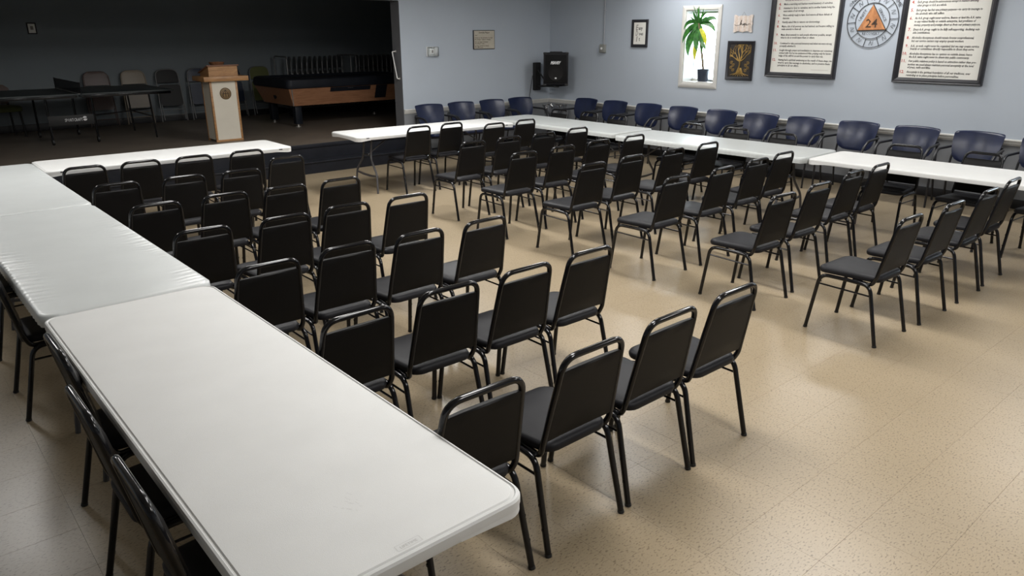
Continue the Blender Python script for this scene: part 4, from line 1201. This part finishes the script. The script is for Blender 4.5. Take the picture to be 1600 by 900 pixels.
for (x, y) in ((0.90, 0.28), (0.92, 1.44), (1.47, 1.40), (1.50, 0.25)):
    lg = MB().tube([(x, min(y, 1.4), LZ - 0.03), (x, min(y, 1.4), 0.055)], 0.016, 8).build('leg', 'blk_metal', t)
    MB().lathe([(0.012, -0.014), (0.045, -0.014), (0.048, 0), (0.045, 0.014), (0.012, 0.014)], 16, (x, min(y, 1.4), 0.048), axis='x').build('wheel', 'rubber', lg)
for (x, y) in ((2.33, 0.22), (2.31, 1.36), (0.10, 0.22), (0.10, 1.36)):
    MB().tube([(x, y, 0.0), (x - 0.03, y, LZ - 0.03)], 0.013, 8).build('end_leg', 'blk_metal', t)
for x in (2.32, 0.10):
    MB().tube([(x, 0.22, 0.33), (x, 1.36, 0.33)], 0.010, 8).build('end_brace', 'blk_metal', t)
MB().tube([(1.5, 0.25, 0.40), (2.32, 0.22, 0.45)], 0.009, 8).build('side_brace', 'blk_metal', t)
MB().cbox(0.88, 1.52, 0.245, 0.26, 0.275, 0.42, 0.004).build('sign_board', 'rubber', t)
m = MB()
vs, fs = text_geo('SPORTCRAFT', 0.062, 0.235)
m.add([(1.095 + v[0], 0.2435, 0.330 + v[1]) for v in vs], fs)
m.build('lettering', 'white_paint', t)['kind'] = 'stuff'
m = MB()
for s in (-1, 1):
    arc = [(0.030 * math.cos(a), 0.034 * math.sin(a)) for a in [0.5 + 2.4 * k / 8 for k in range(9)]]
    pts = [(s * x, s * z) for x, z in arc] + [(s * x * 0.25 + s * 0.012, s * z * 0.25) for x, z in arc[::-1]]
    m.add([(1.365 + x, 0.2435, 0.362 + z) for x, z in pts], [tuple(range(len(pts)))])
m.build('logo_mark', 'white_paint', t)

# -- folding chairs leaning on the stage wall
def make_folding(fr_m, pad_m, name='folding_chair'):
    t = thing(name, 'x', 'folding chair')
    # folded flat in the x-z plane, front faces -y
    p = fillet([(0.225, 0, 0.0), (0.205, 0, 0.60), (0.195, 0, 0.93), (-0.195, 0, 0.93), (-0.205, 0, 0.60), (-0.225, 0, 0.0)], [0, 0.3, 0.13, 0.13, 0.3, 0], 7)
    MB().tube(p, 0.011, 8).build('frame', fr_m, t, 60)
    rings = []
    for (z, w) in ((0.70, 0.185), (0.715, 0.19), (0.80, 0.188), (0.88, 0.175), (0.915, 0.13), (0.925, 0.09)):
        rings.append([(-w, -0.006, z), (0, -0.020, z), (w, -0.006, z), (w, 0.006, z), (0, -0.008, z), (-w, 0.006, z)])
    MB().rings(rings).build('backrest', pad_m, t, 60)
    m = MB().rings([[(x, y, z + 0.47) for x, z in rrect(0.19, 0.19, 0.05, 4)] for y in (-0.034, -0.030, -0.016, -0.012)])
    m.build('seat', pad_m, t)
    q = fillet([(0.190, -0.022, 0.03), (0.180, -0.018, 0.52), ], 0.01)
    for s in (-1, 1):
        MB().tube([(s * 0.188, -0.03, 0.03), (s * 0.188, -0.006, 0.62)], 0.009, 8).build('rear_leg', fr_m, t, 60)
    for z in (0.12, 0.21):
        MB().tube([(-0.188, -0.028, z), (0.188, -0.028, z)], 0.007, 6).build('crossbar', fr_m, t, 60)
    return t
def lean(t, x, y, label, group, rz=0.0, ang=0.16):
    t.location = (x, y, STG + 0.012); t.rotation_euler = (-ang, 0, rz); tag(t, label, 'folding chair', group)
GF = 'folding chairs leaning on the stage wall'
kinds = {'brown': make_folding('brown', 'brown'), 'tan': make_folding('tan', 'tan'), 'black': make_folding('grey_steel', 'rubber'), 'blue': make_folding('grey_steel', 'dkblue')}
lean(kinds['brown'], 2.10, 13.43, 'brown folding chair leaning on the stage wall behind the tennis net', GF)
lean(kinds['tan'], 2.70, 13.43, 'tan metal folding chair leaning on the stage wall', GF)
lean(kinds['black'], 3.28, 13.43, 'black folding chair leaning on the stage wall beside the tan one', GF)
lean(kinds['blue'], 3.84, 13.43, 'dark blue folding chair leaning on the stage wall left of the lectern', GF)
c = copy_tree(kinds['blue']); lean(c, 4.45, 13.43, 'dark blue folding chair leaning on the stage wall right of the lectern', GF)
c = make_folding('grey_steel', 'olive'); lean(c, 5.03, 13.43, 'olive folding chair leaning on the stage wall left of the chair carts', GF)
# -- two carts of hanging folding chairs behind the pool table
def make_cart(x0, x1, label):
    t = thing('chair_cart', label, 'cart', ((x0 + x1) / 2, 13.15, STG), 0, 'carts of hanging folding chairs')
    h = (x1 - x0) / 2 + 0.09
    for y in (-0.29, 0.29):
        MB().tube([(-h - 0.06, y, 0.16), (h + 0.06, y, 0.16)], 0.016, 8).build('base_rail', 'grey_steel', t)
    for s in (-1, 1):
        MB().tube(fillet([(s * (h + 0.05), -0.28, 0.16), (s * (h + 0.05), -0.28, 1.12), (s * (h + 0.05), 0.28, 1.12), (s * (h + 0.05), 0.28, 0.16)], 0.06, 5), 0.014, 8).build('end_hoop', 'grey_steel', t)
        MB().tube([(s * (h + 0.05), -0.31, 0.16), (s * (h + 0.05), 0.31, 0.16)], 0.014, 8).build('end_rail', 'grey_steel', t)
        for y in (-0.29, 0.29):
            MB().lathe([(0.015, -0.015), (0.058, -0.015), (0.06, 0), (0.058, 0.015), (0.015, 0.015)], 16, (s * (h + 0.03), y, 0.0605), axis='y').build('wheel', 'rubber', t)
make_cart(5.45, 6.55, 'cart of hanging grey folding chairs behind the pool table, nearer the lectern')
make_cart(6.95, 8.05, 'cart of hanging grey folding chairs behind the pool table, nearer the jamb')
hang = make_folding('grey_steel', 'grey_steel')
n = 0
for (x0, x1, cnt, lab, grp) in ((5.45, 6.55, 11, 'grey folding chair hanging on the cart nearer the lectern', 'chairs on the cart nearer the lectern'), (6.95, 8.05, 11, 'grey folding chair hanging on the cart nearer the jamb', 'chairs on the cart nearer the jamb')):
    for k in range(cnt):
        c = hang if n == 0 else copy_tree(hang); n += 1
        c.location = (x0 + (x1 - x0) * k / (cnt - 1), 13.15, STG + 0.178); c.rotation_euler = (0.0, 0.10, PI / 2 - 0.25)
        c.rotation_euler = (0.05, 0, PI / 2 - 0.3)
        tag(c, '%s, %s from its left end' % (lab, ORD[k]), 'folding chair', grp)
# -- round-backed chair at the left edge
t = thing('side_chair', 'brown round backed chair with an olive seat at the stage left edge', 'chair', (0.55, 13.05, STG), 0.25)
m = MB(); rr = []
for (z, w) in ((0.50, 0.20), (0.56, 0.25), (0.66, 0.275), (0.74, 0.255), (0.79, 0.19), (0.81, 0.10)):
    rr.append([(-w, 0.19, z), (0, 0.235, z), (w, 0.19, z), (w, 0.225, z), (0, 0.27, z), (-w, 0.225, z)])
m.rings(rr).build('backrest', 'brown', t, 60)
MB().rings([[(x * s, y * s, z) for x, y in rrect(0.25, 0.24, 0.08, 5)] for s, z in ((0.95, 0.40), (1, 0.41), (1, 0.46), (0.93, 0.48), (0.6, 0.49))]).build('seat', 'olive', t, 50)
for sx in (-1, 1):
    MB().tube([(sx * 0.23, 0.21, 0.0), (sx * 0.21, 0.20, 0.40), (sx * 0.21, 0.215, 0.60)], 0.016, 8).build('leg', 'rubber', t)
    MB().tube([(sx * 0.22, -0.20, 0.0), (sx * 0.20, -0.18, 0.402)], 0.016, 8).build('leg', 'rubber', t)
# -- little frame on the stage wall
t = thing('framed_picture', 'tiny black framed picture high on the dark stage wall', 'picture', (1.302, 13.6495, 2.033))
frame_ring(0.135, 0.178, [(0, 0), (0, 0.014), (0.004, 0.017), (0.018, 0.012), (0.019, 0)]).build('frame', 'rubber', t)
MB().box(-0.051, 0.051, -0.010, -0.002, -0.072, 0.072).build('paper_sheet', 'paper', t)
MB().box(-0.020, 0.022, -0.0108, -0.0101, -0.022, 0.034).build('print', 'ink_grey', t)
